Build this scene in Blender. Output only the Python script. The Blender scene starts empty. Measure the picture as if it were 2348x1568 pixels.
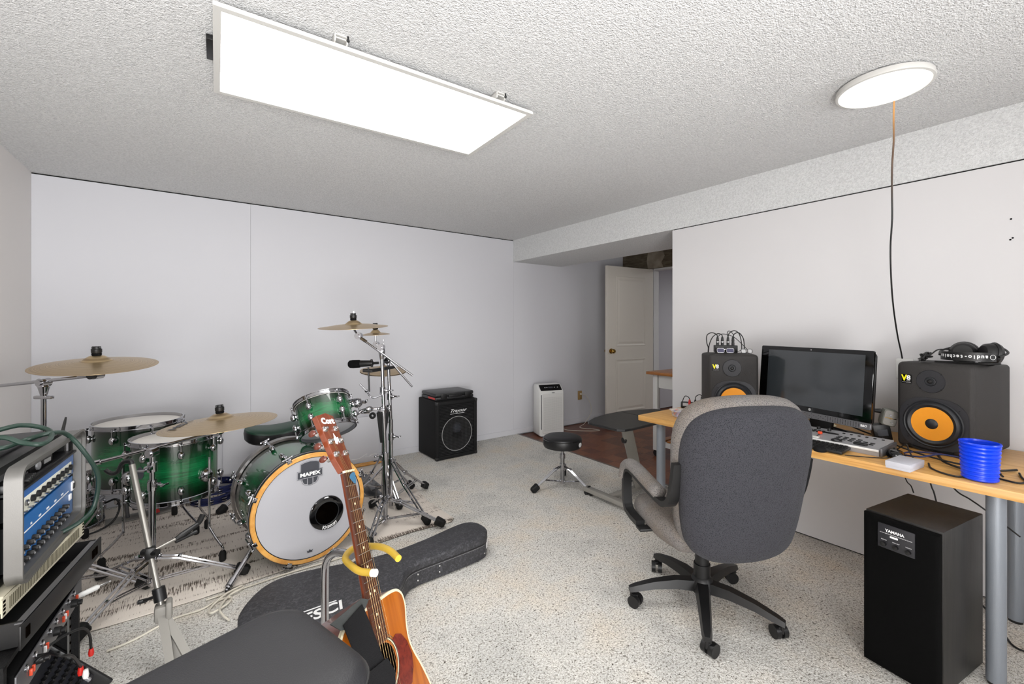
import bpy, bmesh, math, random
from mathutils import Matrix, Vector, Quaternion
R = math.radians
sin, cos, pi = math.sin, math.cos, math.pi
SC = bpy.context.scene
COL = SC.collection
random.seed(7)

# ------------------------------------------------------------------ camera
cam_data = bpy.data.cameras.new('camera')
cam = bpy.data.objects.new('camera', cam_data)
COL.objects.link(cam)
cam.location = (0.0, 0.0, 1.285)
cam.rotation_euler = (R(90), 0, R(-35.717))
cam_data.sensor_width = 36.0
cam_data.sensor_fit = 'HORIZONTAL'
cam_data.lens = 15.225
cam_data.shift_y = -0.0162
cam_data.clip_start = 0.02
SC.camera = cam

# ------------------------------------------------------------------ light, exposure
world = bpy.data.worlds.new('world')
SC.world = world
world.use_nodes = True
world.node_tree.nodes['Background'].inputs['Color'].default_value = (0.9, 0.95, 1.0, 1)
world.node_tree.nodes['Background'].inputs['Strength'].default_value = 0.05
vs = SC.view_settings
vs.view_transform = 'Standard'
vs.look = 'None'
vs.gamma = 1.0
vs.use_curve_mapping = False
vs.exposure = 0.08
PANEL_POWER = 9.5        # emission strength of the LED panels' diffusers
DISC_POWER = 2.0

def area(name, loc, sx, sy, power, rot=(0, 0, 0), color=(1, 1, 1)):
    l = bpy.data.lights.new(name, 'AREA')
    l.shape = 'RECTANGLE'; l.size = sx; l.size_y = sy; l.energy = power; l.color = color
    o = bpy.data.objects.new(name, l); COL.objects.link(o)
    o.location = loc; o.rotation_euler = rot
    return o
# unseen fill lights behind the camera, added to brighten the ceiling, walls and floor
area('overhead_fill_behind_camera', (0.3, -1.5, 2.2), 1.2, 0.6, 10)  # added overhead fill, no fixture here
area('ceiling_fill_behind_camera', (-0.2, -1.2, 0.7), 1.0, 1.4, 118, rot=(R(180-58), R(0), R(14)))  # added upward fill that lightens the ceiling
area('fill_behind_camera_right', (2.5, -1.9, 1.6), 0.8, 0.8, 17, rot=(R(90), 0, R(34))).data.spread = R(100)  # added fill aimed at the back left corner
# unseen fill added in the adjoining room to brighten the door and doorway
area('fill_of_adjoining_room', (6.2, 2.4, 2.2), 0.5, 0.5, 14)
# unseen fill added round the corner to brighten the alcove walls
area('fill_of_alcove', (4.1, 0.7, 2.25), 0.6, 0.6, 13)

# ------------------------------------------------------------------ materials
def lin(c):
    if isinstance(c, str):
        c = c.lstrip('#'); c = tuple(int(c[i:i+2], 16) / 255 for i in (0, 2, 4))
    return tuple(((v / 12.92) if v <= 0.04045 else ((v + 0.055) / 1.055) ** 2.4) for v in c[:3]) + (1,)

def base(name):
    m = bpy.data.materials.new(name); m.use_nodes = True
    nt = m.node_tree
    return m, nt, nt.nodes['Principled BSDF']

def coords(nt, scale=(1, 1, 1), kind='Object', rot=(0, 0, 0)):
    tc = nt.nodes.new('ShaderNodeTexCoord'); mp = nt.nodes.new('ShaderNodeMapping')
    mp.inputs['Scale'].default_value = scale; mp.inputs['Rotation'].default_value = rot
    nt.links.new(tc.outputs[kind], mp.inputs['Vector'])
    return mp.outputs['Vector']

def noise(nt, vec, scale, detail=2, rough=0.5, dist=0.0):
    n = nt.nodes.new('ShaderNodeTexNoise')
    n.inputs['Scale'].default_value = scale; n.inputs['Detail'].default_value = detail
    n.inputs['Roughness'].default_value = rough; n.inputs['Distortion'].default_value = dist
    nt.links.new(vec, n.inputs['Vector'])
    return n.outputs['Fac']

def ramp(nt, fac, stops):
    r = nt.nodes.new('ShaderNodeValToRGB')
    while len(r.color_ramp.elements) < len(stops): r.color_ramp.elements.new(0.5)
    for e, (p, c) in zip(r.color_ramp.elements, stops):
        e.position = p; e.color = lin(c)
    nt.links.new(fac, r.inputs['Fac'])
    return r.outputs['Color']

def bump(nt, bsdf, h, strength=0.3, dist=0.01):
    b = nt.nodes.new('ShaderNodeBump')
    b.inputs['Strength'].default_value = strength; b.inputs['Distance'].default_value = dist
    nt.links.new(h, b.inputs['Height']); nt.links.new(b.outputs['Normal'], bsdf.inputs['Normal'])

def plain(name, c, rough=0.5, metal=0.0, spec=0.5, coat=0.0, grain=0.0, gscale=300, var=0.0):
    m, nt, b = base(name)
    b.inputs['Base Color'].default_value = lin(c); b.inputs['Roughness'].default_value = rough
    b.inputs['Metallic'].default_value = metal; b.inputs['Specular IOR Level'].default_value = spec
    b.inputs['Coat Weight'].default_value = coat; b.inputs['Coat Roughness'].default_value = 0.06
    if grain or var:
        v = coords(nt)
        n = noise(nt, v, gscale, 2)
        if grain: bump(nt, b, n, grain, 0.002)
        if var:
            k = lin(c)
            mx = nt.nodes.new('ShaderNodeMixRGB'); mx.blend_type = 'MULTIPLY'
            mx.inputs['Color1'].default_value = k
            n2 = noise(nt, v, 9, 3)
            rr = ramp(nt, n2, [(0.3, (1 - var,) * 3), (0.7, (1, 1, 1))])
            mx.inputs['Fac'].default_value = 1
            nt.links.new(rr, mx.inputs['Color2']); nt.links.new(mx.outputs['Color'], b.inputs['Base Color'])
    return m

def glow(name, c, s):
    m, nt, b = base(name)
    b.inputs['Base Color'].default_value = lin((.9, .9, .9))
    b.inputs['Emission Color'].default_value = lin(c); b.inputs['Emission Strength'].default_value = s
    return m

def wood(name, stops, stretch=(2, 30, 30), scale=1.0, rough=0.4, coat=0.0, bmp=0.06, dist=0.6, kind='Object', rot=(0, 0, 0)):
    m, nt, b = base(name)
    v = coords(nt, stretch, kind, rot)
    n = noise(nt, v, scale, 6, 0.6, dist)
    nt.links.new(ramp(nt, n, stops), b.inputs['Base Color'])
    b.inputs['Roughness'].default_value = rough
    b.inputs['Coat Weight'].default_value = coat; b.inputs['Coat Roughness'].default_value = 0.05
    if bmp: bump(nt, b, n, bmp, 0.003)
    return m

def popcorn(name, c, strength=0.7):
    m, nt, b = base(name)
    v = coords(nt)
    n1 = noise(nt, v, 95, 3, 0.65); n2 = noise(nt, v, 210, 2, 0.5)
    mx = nt.nodes.new('ShaderNodeMath'); mx.operation = 'ADD'
    nt.links.new(n1, mx.inputs[0]); nt.links.new(n2, mx.inputs[1])
    b.inputs['Roughness'].default_value = 0.95; b.inputs['Specular IOR Level'].default_value = 0.1
    nt.links.new(ramp(nt, n1, [(0.3, tuple(x * 0.90 for x in c)), (0.62, c)]), b.inputs['Base Color'])
    bump(nt, b, mx.outputs[0], strength, 0.012)
    return m

MAT = {}
MAT['wall'] = plain('wall_paint', (.83, .83, .848), 0.75, spec=0.2, grain=0.04, gscale=160)
MAT['wall_left'] = plain('wall_paint_left', (.885, .87, .86), 0.75, spec=0.2, grain=0.04, gscale=160)
MAT['wall_right'] = plain('wall_paint_right', (.845, .84, .845), 0.7, spec=0.25, grain=0.04, gscale=160)
MAT['ceiling'] = popcorn('popcorn_ceiling', (.92, .92, .92), 0.8)
MAT['bulkhead'] = popcorn('popcorn_bulkhead', (.90, .905, .905), 0.5)
MAT['dark_gap'] = plain('dark_gap', '#141414', 0.9, spec=0.1)
MAT['trim_white'] = plain('white_trim', (.84, .84, .84), 0.5)
MAT['door'] = plain('cream_door_paint', (.83, .81, .77), 0.45)
MAT['brass'] = plain('brass', '#b08d4a', 0.2, 1.0)
MAT['chrome'] = plain('chrome', (.70, .70, .715), 0.08, 1.0)
MAT['chrome_rough'] = plain('worn_chrome', (.62, .62, .63), 0.24, 1.0)
MAT['alu'] = plain('brushed_aluminium', (.50, .495, .485), 0.5, 0.8, grain=0.05, gscale=500)
MAT['black'] = plain('black_plastic', '#121213', 0.42)
MAT['black_matt'] = plain('black_matt', '#0d0d0e', 0.8, spec=0.25)
MAT['black_gloss'] = plain('black_gloss', '#050506', 0.06, coat=0.6)
MAT['rubber'] = plain('black_rubber', '#161616', 0.7, spec=0.3)
MAT['cable_black'] = plain('black_cable', '#0e0e0f', 0.5)
MAT['cable_green'] = plain('dark_green_cable', '#22382f', 0.42)
MAT['cable_white'] = plain('white_cable', '#d3cdbf', 0.55)
MAT['cable_brown'] = plain('tan_cord', '#a8733f', 0.5)
MAT['vinyl'] = plain('black_vinyl', '#2a2a2d', 0.48, spec=0.45, grain=0.25, gscale=420)
MAT['vinyl_black'] = plain('deep_black_vinyl', '#121214', 0.42, grain=0.1, gscale=300)
MAT['vinyl_green'] = plain('dark_green_vinyl', '#163c2b', 0.4, grain=0.1, gscale=300)
MAT['tolex'] = plain('black_tolex', '#111112', 0.75, spec=0.3, grain=0.6, gscale=260)
MAT['speaker_paint'] = plain('charcoal_textured_paint', '#2f2d2c', 0.62, spec=0.4, grain=0.5, gscale=420)
MAT['speaker_dark'] = plain('dark_baffle', '#26262a', 0.5, grain=0.1)
MAT['surround'] = plain('rubber_surround', '#1d1f23', 0.45)
MAT['cone_orange'] = plain('orange_woven_cone', '#f09a1a', 0.45, grain=0.5, gscale=700)
MAT['sub_front'] = plain('black_speaker_cloth', '#070707', 0.95, spec=0.1, grain=0.3, gscale=700)
MAT['sub_side'] = wood('black_ash_veneer', [(.3, '#161514'), (.7, '#262422')], (60, 60, 4), 1.0, 0.5, bmp=0.15)
MAT['yellow'] = plain('yellow_print', '#f3ea12', 0.5)
MAT['white_print'] = plain('white_print', '#eeeeee', 0.5)
MAT['grey_print'] = plain('grey_print', '#9c9c9c', 0.5)
MAT['dark_print'] = plain('dark_grey_print', '#3d3f46', 0.5)
MAT['silver'] = plain('silver_plastic', (.67, .67, .68), 0.35, 0.3)
MAT['silver_dark'] = plain('dark_silver_plastic', (.42, .42, .43), 0.4, 0.5)
MAT['key_white'] = plain('white_keys', (.86, .86, .84), 0.3)
MAT['red'] = plain('red_plastic', '#c0241c', 0.4)
MAT['orange_red'] = plain('orange_red_plastic', '#e2502f', 0.4)
MAT['white'] = plain('white_plastic', (.86, .86, .85), 0.4)
MAT['offwhite_wood'] = plain('white_painted_wood', (.84, .84, .83), 0.5)
MAT['cream'] = plain('cream_metal', (.80, .775, .69), 0.5, var=0.06)
MAT['cream_dark'] = plain('dark_slot', '#56513f', 0.7)
MAT['blue_panel'] = plain('blue_panel', '#1f5f9f', 0.35)
MAT['blue_light'] = plain('mid_blue_panel', '#2f5f9e', 0.35)
MAT['panel_cream'] = plain('cream_faceplate', '#dcdccf', 0.45)
MAT['led_frame'] = plain('white_powder_coat', (.80, .795, .78), 0.5)
MAT['pole_grey'] = plain('satin_grey_metal', '#8f8c86', 0.35, 0.6)
MAT['cone_grey'] = plain('dark_paper_cone', '#2e2e2e', 0.6)
MAT['grey_leg'] = plain('blue_grey_metal', '#8d939b', 0.4, 0.35, grain=0.2, gscale=500)
MAT['table_grey'] = plain('grey_powder_coat', '#8a8781', 0.55)
MAT['ob_top'] = plain('dark_laminate', '#222223', 0.38, grain=0.15, gscale=600)
MAT['bronze'] = None
MAT['head_white'] = plain('white_drumhead', (.71, .71, .73), 0.5, grain=0.15, gscale=500)
MAT['head_batter'] = plain('coated_drumhead', (.90, .885, .86), 0.55, grain=0.1)
MAT['maple'] = wood('maple_hoop', [(.3, '#c98736'), (.7, '#eab463')], (14, 14, 14), 1.0, 0.3, 0.6, 0.0)
MAT['hoop_dark'] = wood('dark_hoop', [(.3, '#35302e'), (.7, '#6a625c')], (8, 8, 8), 1.0, 0.3, 0.6, 0.0)
MAT['yellow_rubber'] = plain('yellow_surgical_tubing', '#cda93a', 0.35, var=0.2)
MAT['blue_tub'] = plain('translucent_blue_plastic', '#0a3fe0', 0.28)
MAT['blue_tub'].node_tree.nodes['Principled BSDF'].inputs['Subsurface Weight'].default_value = 0.0
MAT['navy'] = plain('navy_plastic', '#1a2350', 0.35)
MAT['dark_navy'] = plain('dark_navy_panel', '#14161f', 0.5)
MAT['foam'] = plain('foam_black', '#101011', 0.95, spec=0.1, grain=0.8, gscale=300)
MAT['spruce'] = wood('amber_spruce', [(.25, '#8a440c'), (.55, '#a65a14'), (.8, '#b66a1e')], (60, 2.0, 4), 1.0, 0.28, 0.5, 0.02, 0.2)
MAT['mahogany'] = wood('mahogany', [(.25, '#4f2113'), (.55, '#74371f'), (.8, '#8f492c')], (60, 4, 20), 1.0, 0.3, 0.4, 0.03, 0.3)
MAT['mahogany_dark'] = wood('mahogany_sides', [(.25, '#431a10'), (.7, '#6b2c1a')], (8, 60, 20), 1.0, 0.28, 0.5, 0.02, 0.3)
MAT['rosewood'] = wood('rosewood', [(.3, '#2b1610'), (.55, '#4b2a1d'), (.75, '#6d4430')], (140, 6, 20), 1.0, 0.4, 0.0, 0.05, 0.2)
MAT['pickguard'] = wood('tortoise_pickguard', [(.3, '#4a1711'), (.6, '#732a1e')], (50, 50, 10), 1.0, 0.25, 0.3, 0.0)
MAT['bone'] = plain('ivory_binding', '#ded4b4', 0.4)
MAT['dark_hole'] = plain('dark_interior', '#0b0705', 0.9, spec=0.0)
MAT['strings'] = plain('bronze_strings', '#a08660', 0.35, 1.0)
MAT['nickel'] = plain('nickel', (.78, .78, .78), 0.2, 1.0)
MAT['strap'] = plain('black_webbing', '#101012', 0.8, spec=0.25, grain=0.5, gscale=500)
MAT['leather'] = plain('grey_leather', '#3c3f3f', 0.55, grain=0.3, gscale=400)
MAT['pick_blue'] = plain('blue_pick', '#3a6684', 0.35)
MAT['outlet'] = plain('tan_outlet', '#a98a5a', 0.4)
MAT['plywood'] = wood('plywood_header', [(.3, '#4c4336'), (.6, '#6d6250'), (.85, '#82765f')], (3, 8, 40), 1.0, 0.8, 0, 0.1)
MAT['plaster'] = plain('plaster_patch', '#a89d8c', 0.9, var=0.2)
MAT['honey'] = wood('honey_wood', [(.3, '#94581f'), (.7, '#b9772f')], (40, 4, 20), 1.0, 0.35, 0.2, 0.03)
MAT['glass_dark'] = plain('glossy_screen', '#0a0b0d', 0.03, spec=0.9)
MAT['bezel'] = plain('gloss_bezel', '#030303', 0.05, spec=0.5)
MAT['film'] = plain('film_white', (.9, .9, .92), 0.15)
MAT['pcb'] = plain('grey_green_box', '#5f665f', 0.4)
MAT['grey_box'] = plain('grey_plastic', '#77786f', 0.45)
MAT['light_box'] = plain('white_card_box', (.80, .80, .83), 0.6, var=0.08)
MAT['lens'] = plain('tinted_lens', '#4d4b63', 0.1)
MAT['lens_clear'] = plain('clear_lens', '#b9b5a0', 0.1)

def clear_plastic(name, c=(.9, .9, .9), a=0.35):
    m, nt, b = base(name)
    b.inputs['Base Color'].default_value = lin(c); b.inputs['Roughness'].default_value = 0.12
    b.inputs['Alpha'].default_value = a
    return m
MAT['clear'] = clear_plastic('clear_plastic')

def cymbal_mat():
    m, nt, b = base('bronze_cymbal')
    tc = nt.nodes.new('ShaderNodeTexCoord')
    ln = nt.nodes.new('ShaderNodeVectorMath'); ln.operation = 'LENGTH'
    nt.links.new(tc.outputs['Object'], ln.inputs[0])
    w = nt.nodes.new('ShaderNodeTexNoise'); w.noise_dimensions = '1D'
    w.inputs['Scale'].default_value = 260; w.inputs['Detail'].default_value = 2
    nt.links.new(ln.outputs['Value'], w.inputs['W'])
    nt.links.new(ramp(nt, w.outputs['Fac'], [(.3, '#9d8768'), (.7, '#c3ad88')]), b.inputs['Base Color'])
    b.inputs['Metallic'].default_value = 0.85; b.inputs['Roughness'].default_value = 0.34
    bump(nt, b, w.outputs['Fac'], 0.12, 0.002)
    return m
MAT['bronze'] = cymbal_mat()

def green_lacquer():
    # green burst: dark towards the two edges of the shell, bright in the middle, wood grain running around
    m, nt, b = base('green_burst_lacquer')
    v = coords(nt, (3.0, 3.0, 60))
    n = noise(nt, v, 1.6, 8, 0.68, 1.2)
    tc = nt.nodes.new('ShaderNodeTexCoord'); sp = nt.nodes.new('ShaderNodeSeparateXYZ')
    nt.links.new(tc.outputs['Generated'], sp.inputs['Vector'])
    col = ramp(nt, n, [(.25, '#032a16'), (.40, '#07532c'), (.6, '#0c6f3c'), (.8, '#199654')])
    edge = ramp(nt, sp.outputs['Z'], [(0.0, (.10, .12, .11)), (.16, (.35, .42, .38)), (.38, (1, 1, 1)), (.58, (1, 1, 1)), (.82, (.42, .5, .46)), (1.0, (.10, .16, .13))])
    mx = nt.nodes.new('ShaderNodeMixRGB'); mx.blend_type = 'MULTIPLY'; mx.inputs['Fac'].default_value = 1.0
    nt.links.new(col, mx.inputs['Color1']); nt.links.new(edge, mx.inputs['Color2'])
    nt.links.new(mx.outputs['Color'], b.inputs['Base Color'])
    b.inputs['Roughness'].default_value = 0.25; b.inputs['Coat Weight'].default_value = 1.0
    b.inputs['Coat Roughness'].default_value = 0.04
    return m
MAT['green'] = green_lacquer()

def fabric(name, c1, c2, stain=None):
    m, nt, b = base(name)
    v = coords(nt)
    w1 = nt.nodes.new('ShaderNodeTexVoronoi'); w1.inputs['Scale'].default_value = 330
    nt.links.new(v, w1.inputs['Vector'])
    n1 = noise(nt, v, 260, 2)
    mixh = nt.nodes.new('ShaderNodeMath'); mixh.operation = 'ADD'
    nt.links.new(w1.outputs['Distance'], mixh.inputs[0]); nt.links.new(n1, mixh.inputs[1])
    col = ramp(nt, mixh.outputs[0], [(.55, c1), (1.15, c2)])
    if stain:
        big = noise(nt, v, 4, 3)
        mx = nt.nodes.new('ShaderNodeMixRGB'); mx.blend_type = 'MULTIPLY'
        nt.links.new(ramp(nt, big, [(.45, (1, 1, 1)), (.75, stain)]), mx.inputs['Color2'])
        nt.links.new(col, mx.inputs['Color1']); mx.inputs['Fac'].default_value = 1
        col = mx.outputs['Color']
    nt.links.new(col, b.inputs['Base Color'])
    b.inputs['Roughness'].default_value = 0.95; b.inputs['Specular IOR Level'].default_value = 0.15
    b.inputs['Sheen Weight'].default_value = 0.05
    bump(nt, b, mixh.outputs[0], 0.5, 0.003)
    return m
MAT['fabric'] = fabric('grey_tweed', '#0c0d0f', '#3c3c41')
MAT['fabric_light'] = fabric('light_grey_tweed', '#2b2a2f', '#7b7774', (1.0, .93, .84))

def carpet_mat():
    m, nt, b = base('mottled_carpet')
    v = coords(nt)
    n1 = noise(nt, v, 150, 3, 0.7); n2 = noise(nt, v, 60, 2, 0.6); n3 = noise(nt, v, 2.6, 4, 0.6)
    col = ramp(nt, n1, [(.30, '#7d7a74'), (.40, '#cac6c0'), (.51, '#efece7'), (.70, '#fbfaf7')])
    c2 = ramp(nt, n3, [(.33, (.90, .905, .905)), (.5, (.98, .98, .975)), (.68, (1, .975, .94))])
    mx = nt.nodes.new('ShaderNodeMixRGB'); mx.blend_type = 'MULTIPLY'; mx.inputs['Fac'].default_value = 1
    nt.links.new(col, mx.inputs['Color1']); nt.links.new(c2, mx.inputs['Color2'])
    n4 = noise(nt, v, 105, 3, 0.75, 0.6)
    m2 = nt.nodes.new('ShaderNodeMixRGB'); m2.blend_type = 'MULTIPLY'; m2.inputs['Fac'].default_value = 1
    nt.links.new(ramp(nt, n4, [(.33, (.42, .40, .38)), (.41, (.84, .83, .81)), (.46, (1, 1, 1))]), m2.inputs['Color2'])
    nt.links.new(mx.outputs['Color'], m2.inputs['Color1'])
    nt.links.new(m2.outputs['Color'], b.inputs['Base Color'])
    b.inputs['Roughness'].default_value = 1.0; b.inputs['Specular IOR Level'].default_value = 0.05
    ad = nt.nodes.new('ShaderNodeMath'); ad.operation = 'ADD'
    nt.links.new(n1, ad.inputs[0]); nt.links.new(n2, ad.inputs[1])
    bump(nt, b, ad.outputs[0], 0.8, 0.010)
    return m
MAT['carpet'] = carpet_mat()

def rug_mat():
    m, nt, b = base('beige_flecked_rug')
    v = coords(nt, (260, 16, 1))
    n = noise(nt, v, 1.0, 3, 0.6, 0.2)
    band = noise(nt, coords(nt, (1.2, 11, 1)), 1.0, 2, 0.5, 0.8)
    thr = nt.nodes.new('ShaderNodeMath'); thr.operation = 'MULTIPLY'
    nt.links.new(n, thr.inputs[0]); nt.links.new(band, thr.inputs[1])
    col = ramp(nt, thr.outputs[0], [(.28, '#ddd4ca'), (.315, '#cfc5ba'), (.345, '#6a6058')])
    nt.links.new(col, b.inputs['Base Color'])
    b.inputs['Roughness'].default_value = 0.95; b.inputs['Specular IOR Level'].default_value = 0.1
    bump(nt, b, noise(nt, coords(nt, (300, 60, 1)), 1.0, 2), 0.5, 0.004)
    return m
MAT['rug'] = rug_mat()
PARQ = [wood('parquet_%d' % i, st, (6, 90, 20), 1.0, 0.42, 0.15, 0.05) for i, st in enumerate((
    [(.3, '#5a2f1c'), (.7, '#7c4529')], [(.3, '#4d2716'), (.7, '#6e3a22')], [(.3, '#64361f'), (.7, '#8a5232')]))]
MAT['desk'] = wood('oak_laminate', [(.25, '#b9823f'), (.5, '#d3a05a'), (.75, '#e0b472')], (60, 3, 60), 1.0, 0.4, 0.1, 0.03)
def case_mat():
    m, nt, b = base('worn_black_tolex')
    v = coords(nt)
    n = noise(nt, v, 55, 4, 0.65, 1.5)
    nt.links.new(ramp(nt, n, [(.3, '#232326'), (.52, '#333337'), (.62, '#4a4a4e')]), b.inputs['Base Color'])
    b.inputs['Roughness'].default_value = 0.55
    bump(nt, b, n, 0.5, 0.004)
    return m
MAT['case'] = case_mat()

# ------------------------------------------------------------------ mesh building
I4 = Matrix.Identity(4)
def frame(o, z, x=None):
    z = Vector(z).normalized()
    x = Vector(x) if x is not None else (Vector((1, 0, 0)) if abs(z.x) < 0.9 else Vector((0, 1, 0)))
    y = z.cross(x).normalized(); x = y.cross(z)
    return Matrix.Translation(Vector(o)) @ Matrix((x, y, z)).transposed().to_4x4()
def T(x=0, y=0, z=0): return Matrix.Translation((x, y, z))
def RZ(a): return Matrix.Rotation(a, 4, 'Z')
def RX(a): return Matrix.Rotation(a, 4, 'X')
def RY(a): return Matrix.Rotation(a, 4, 'Y')

class MB:
    def __init__(s): s.v = []; s.f = []
    def add(s, v, f, M=None):
        o = len(s.v)
        s.v += [tuple(M @ Vector(p)) for p in v] if M is not None else [tuple(p) for p in v]
        s.f += [tuple(i + o for i in q) for q in f]
        return s
    def box(s, c, d, bev=0.0, M=None, seg=2):
        x, y, z = [k / 2 for k in d]
        if not bev:
            v = [(c[0]+i*x, c[1]+j*y, c[2]+k*z) for k in (-1, 1) for j in (-1, 1) for i in (-1, 1)]
            return s.add(v, [(0,2,3,1), (4,5,7,6), (0,1,5,4), (2,6,7,3), (0,4,6,2), (1,3,7,5)], M)
        bm = bmesh.new(); bmesh.ops.create_cube(bm, size=1)
        for q in bm.verts: q.co = Vector((q.co.x*d[0]+c[0], q.co.y*d[1]+c[1], q.co.z*d[2]+c[2]))
        bmesh.ops.bevel(bm, geom=bm.edges[:], offset=min(bev, min(d)*0.49), segments=seg, profile=0.5, affect='EDGES')
        bm.verts.index_update()
        s.add([q.co[:] for q in bm.verts], [[q.index for q in f.verts] for f in bm.faces], M); bm.free()
        return s
    def tube(s, pts, r, n=8, closed=False, M=None):
        P = [Vector(p) for p in pts]
        N = len(P)
        rr = r if isinstance(r, (list, tuple)) else [r] * N
        tang = []
        for i in range(N):
            a = P[i-1] if (i > 0 or closed) else P[i]; b = P[(i+1) % N] if (i < N-1 or closed) else P[i]
            t = (b - a); tang.append(t.normalized() if t.length > 1e-9 else Vector((0, 0, 1)))
        u = tang[0].orthogonal().normalized(); v = []; f = []
        for i in range(N):
            if i: 
                u = (u - tang[i] * u.dot(tang[i]))
                u = u.normalized() if u.length > 1e-6 else tang[i].orthogonal().normalized()
            w = tang[i].cross(u)
            for k in range(n):
                a = 2*pi*k/n; v.append(P[i] + (u*cos(a) + w*sin(a)) * rr[i])
        for i in range(N if closed else N-1):
            for k in range(n):
                a = i*n+k; b = i*n+(k+1) % n; j = ((i+1) % N)*n
                f.append((a, b, j+(k+1) % n, j+k))
        if not closed: f.append(tuple(reversed(range(n)))); f.append(tuple(range((N-1)*n, N*n)))
        return s.add(v, f, M)
    def rod(s, a, b, r, n=10, r2=None, M=None): return s.tube([a, b], [r, r if r2 is None else r2], n, False, M)
    def lathe(s, prof, n=32, M=None, closed=False):
        v = []; f = []; m = len(prof)
        for k in range(n):
            a = 2*pi*k/n
            for (r, z) in prof: v.append((r*cos(a), r*sin(a), z))
        for k in range(n):
            k2 = (k+1) % n
            for i in range(m if closed else m-1):
                j = (i+1) % m
                f.append((k*m+i, k2*m+i, k2*m+j, k*m+j))
        if not closed:
            if prof[0][0] > 1e-6: f.append(tuple(k*m for k in reversed(range(n))))
            if prof[-1][0] > 1e-6: f.append(tuple(k*m+m-1 for k in range(n)))
        return s.add(v, f, M)
    def pad(s, outline, layers, M=None, fan=False):
        # stacked mitred offset outlines: layers = [(inset, z), ...]; capped both ends
        n = len(outline); v = []; f = []
        area2 = sum(outline[i][0]*outline[(i+1) % n][1]-outline[(i+1) % n][0]*outline[i][1] for i in range(n))
        sg = 1 if area2 > 0 else -1
        cx = sum(p[0] for p in outline)/n; cy = sum(p[1] for p in outline)/n
        rad = min(math.hypot(p[0]-cx, p[1]-cy) for p in outline)
        nor = []
        for i in range(n):
            p = Vector(outline[i]); e1 = p-Vector(outline[i-1]); e2 = Vector(outline[(i+1) % n])-p
            n1 = Vector((e1.y, -e1.x)).normalized()*sg; n2 = Vector((e2.y, -e2.x)).normalized()*sg
            m = (n1+n2)/max(0.35, 1+n1.dot(n2)); nor.append((m.x, m.y))
        lim = 0.022
        for (ins, z) in layers:
            i1 = min(ins, lim) if fan else ins; k = 1-max(0.0, ins-lim)/rad if fan else 1
            for i in range(n):
                x = outline[i][0]-nor[i][0]*i1; y = outline[i][1]-nor[i][1]*i1
                v.append((cx+(x-cx)*k, cy+(y-cy)*k, z))
        for l in range(len(layers)-1):
            for i in range(n):
                j = (i+1) % n; q = (l*n+i, l*n+j, (l+1)*n+j, (l+1)*n+i)
                f.append(q if sg > 0 else q[::-1])
        o = (len(layers)-1)*n
        if fan:
            v += [(cx, cy, layers[0][1]), (cx, cy, layers[-1][1])]; c0 = len(v)-2
            for i in range(n):
                j = (i+1) % n
                f.append((j, i, c0) if sg > 0 else (i, j, c0)); f.append((o+i, o+j, c0+1) if sg > 0 else (o+j, o+i, c0+1))
        else:
            lo = tuple(range(n)); hi = tuple(range(o, o+n))
            f.append(lo[::-1] if sg > 0 else lo); f.append(hi if sg > 0 else hi[::-1])
        return s.add(v, f, M)
    def prism(s, outline, z0, z1, M=None, bev=0.0):
        if bev: return s.pad(outline, [(bev, z0), (0, z0+bev), (0, z1-bev), (bev, z1)], M)
        return s.pad(outline, [(0, z0), (0, z1)], M)
    def ball(s, c, r, n=12, M=None, sc=(1, 1, 1)):
        m = max(4, n//2)
        v = [(c[0], c[1], c[2]-r*sc[2])]; f = []
        for i in range(1, m):
            t = -pi/2 + pi*i/m
            for k in range(n):
                a = 2*pi*k/n; v.append((c[0]+r*cos(t)*cos(a)*sc[0], c[1]+r*cos(t)*sin(a)*sc[1], c[2]+r*sin(t)*sc[2]))
        v.append((c[0], c[1], c[2]+r*sc[2]))
        for k in range(n): f.append((0, 1+(k+1) % n, 1+k)); f.append((len(v)-1, 1+(m-2)*n+k, 1+(m-2)*n+(k+1) % n))
        for i in range(m-2):
            for k in range(n): f.append((1+i*n+k, 1+i*n+(k+1) % n, 1+(i+1)*n+(k+1) % n, 1+(i+1)*n+k))
        return s.add(v, f, M)
    def quad(s, a, b, c, d, M=None): return s.add([a, b, c, d], [(0, 1, 2, 3)], M)
    def deform(s, fn): s.v = [tuple(fn(*p)) for p in s.v]; return s
    def mesh(s, name, mat, smooth=35):
        me = bpy.data.meshes.new(name); me.from_pydata(s.v, [], s.f); me.materials.append(mat)
        if smooth:
            me.polygons.foreach_set('use_smooth', [True]*len(me.polygons))
            me.set_sharp_from_angle(angle=R(smooth))
        me.update()
        return me

def spline(pts, n=8, closed=False):
    P = [Vector(p) for p in pts]; out = []
    N = len(P)
    for i in range(N if closed else N-1):
        if closed: p0, p1, p2, p3 = P[i-1], P[i], P[(i+1) % N], P[(i+2) % N]
        else:
            p1, p2 = P[i], P[i+1]; p0 = P[i-1] if i else p1*2-p2; p3 = P[i+2] if i+2 < N else p2*2-p1
        for k in range(n):
            t = k/n
            out.append(0.5*((2*p1)+(-p0+p2)*t+(2*p0-5*p1+4*p2-p3)*t*t+(-p0+3*p1-3*p2+p3)*t**3))
    if not closed: out.append(P[-1])
    return out

def rrect(w, h, r, n=6, cx=0, cy=0):
    o = []
    for (sx, sy, a0) in ((1, 1, 0), (-1, 1, 90), (-1, -1, 180), (1, -1, 270)):
        for k in range(n+1):
            a = R(a0 + 90*k/n); o.append((cx+sx*(w/2-r)+r*cos(a), cy+sy*(h/2-r)+r*sin(a)))
    return o
def ellipse(a, b, n=32, cx=0, cy=0): return [(cx+a*cos(2*pi*k/n), cy+b*sin(2*pi*k/n)) for k in range(n)]

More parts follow.
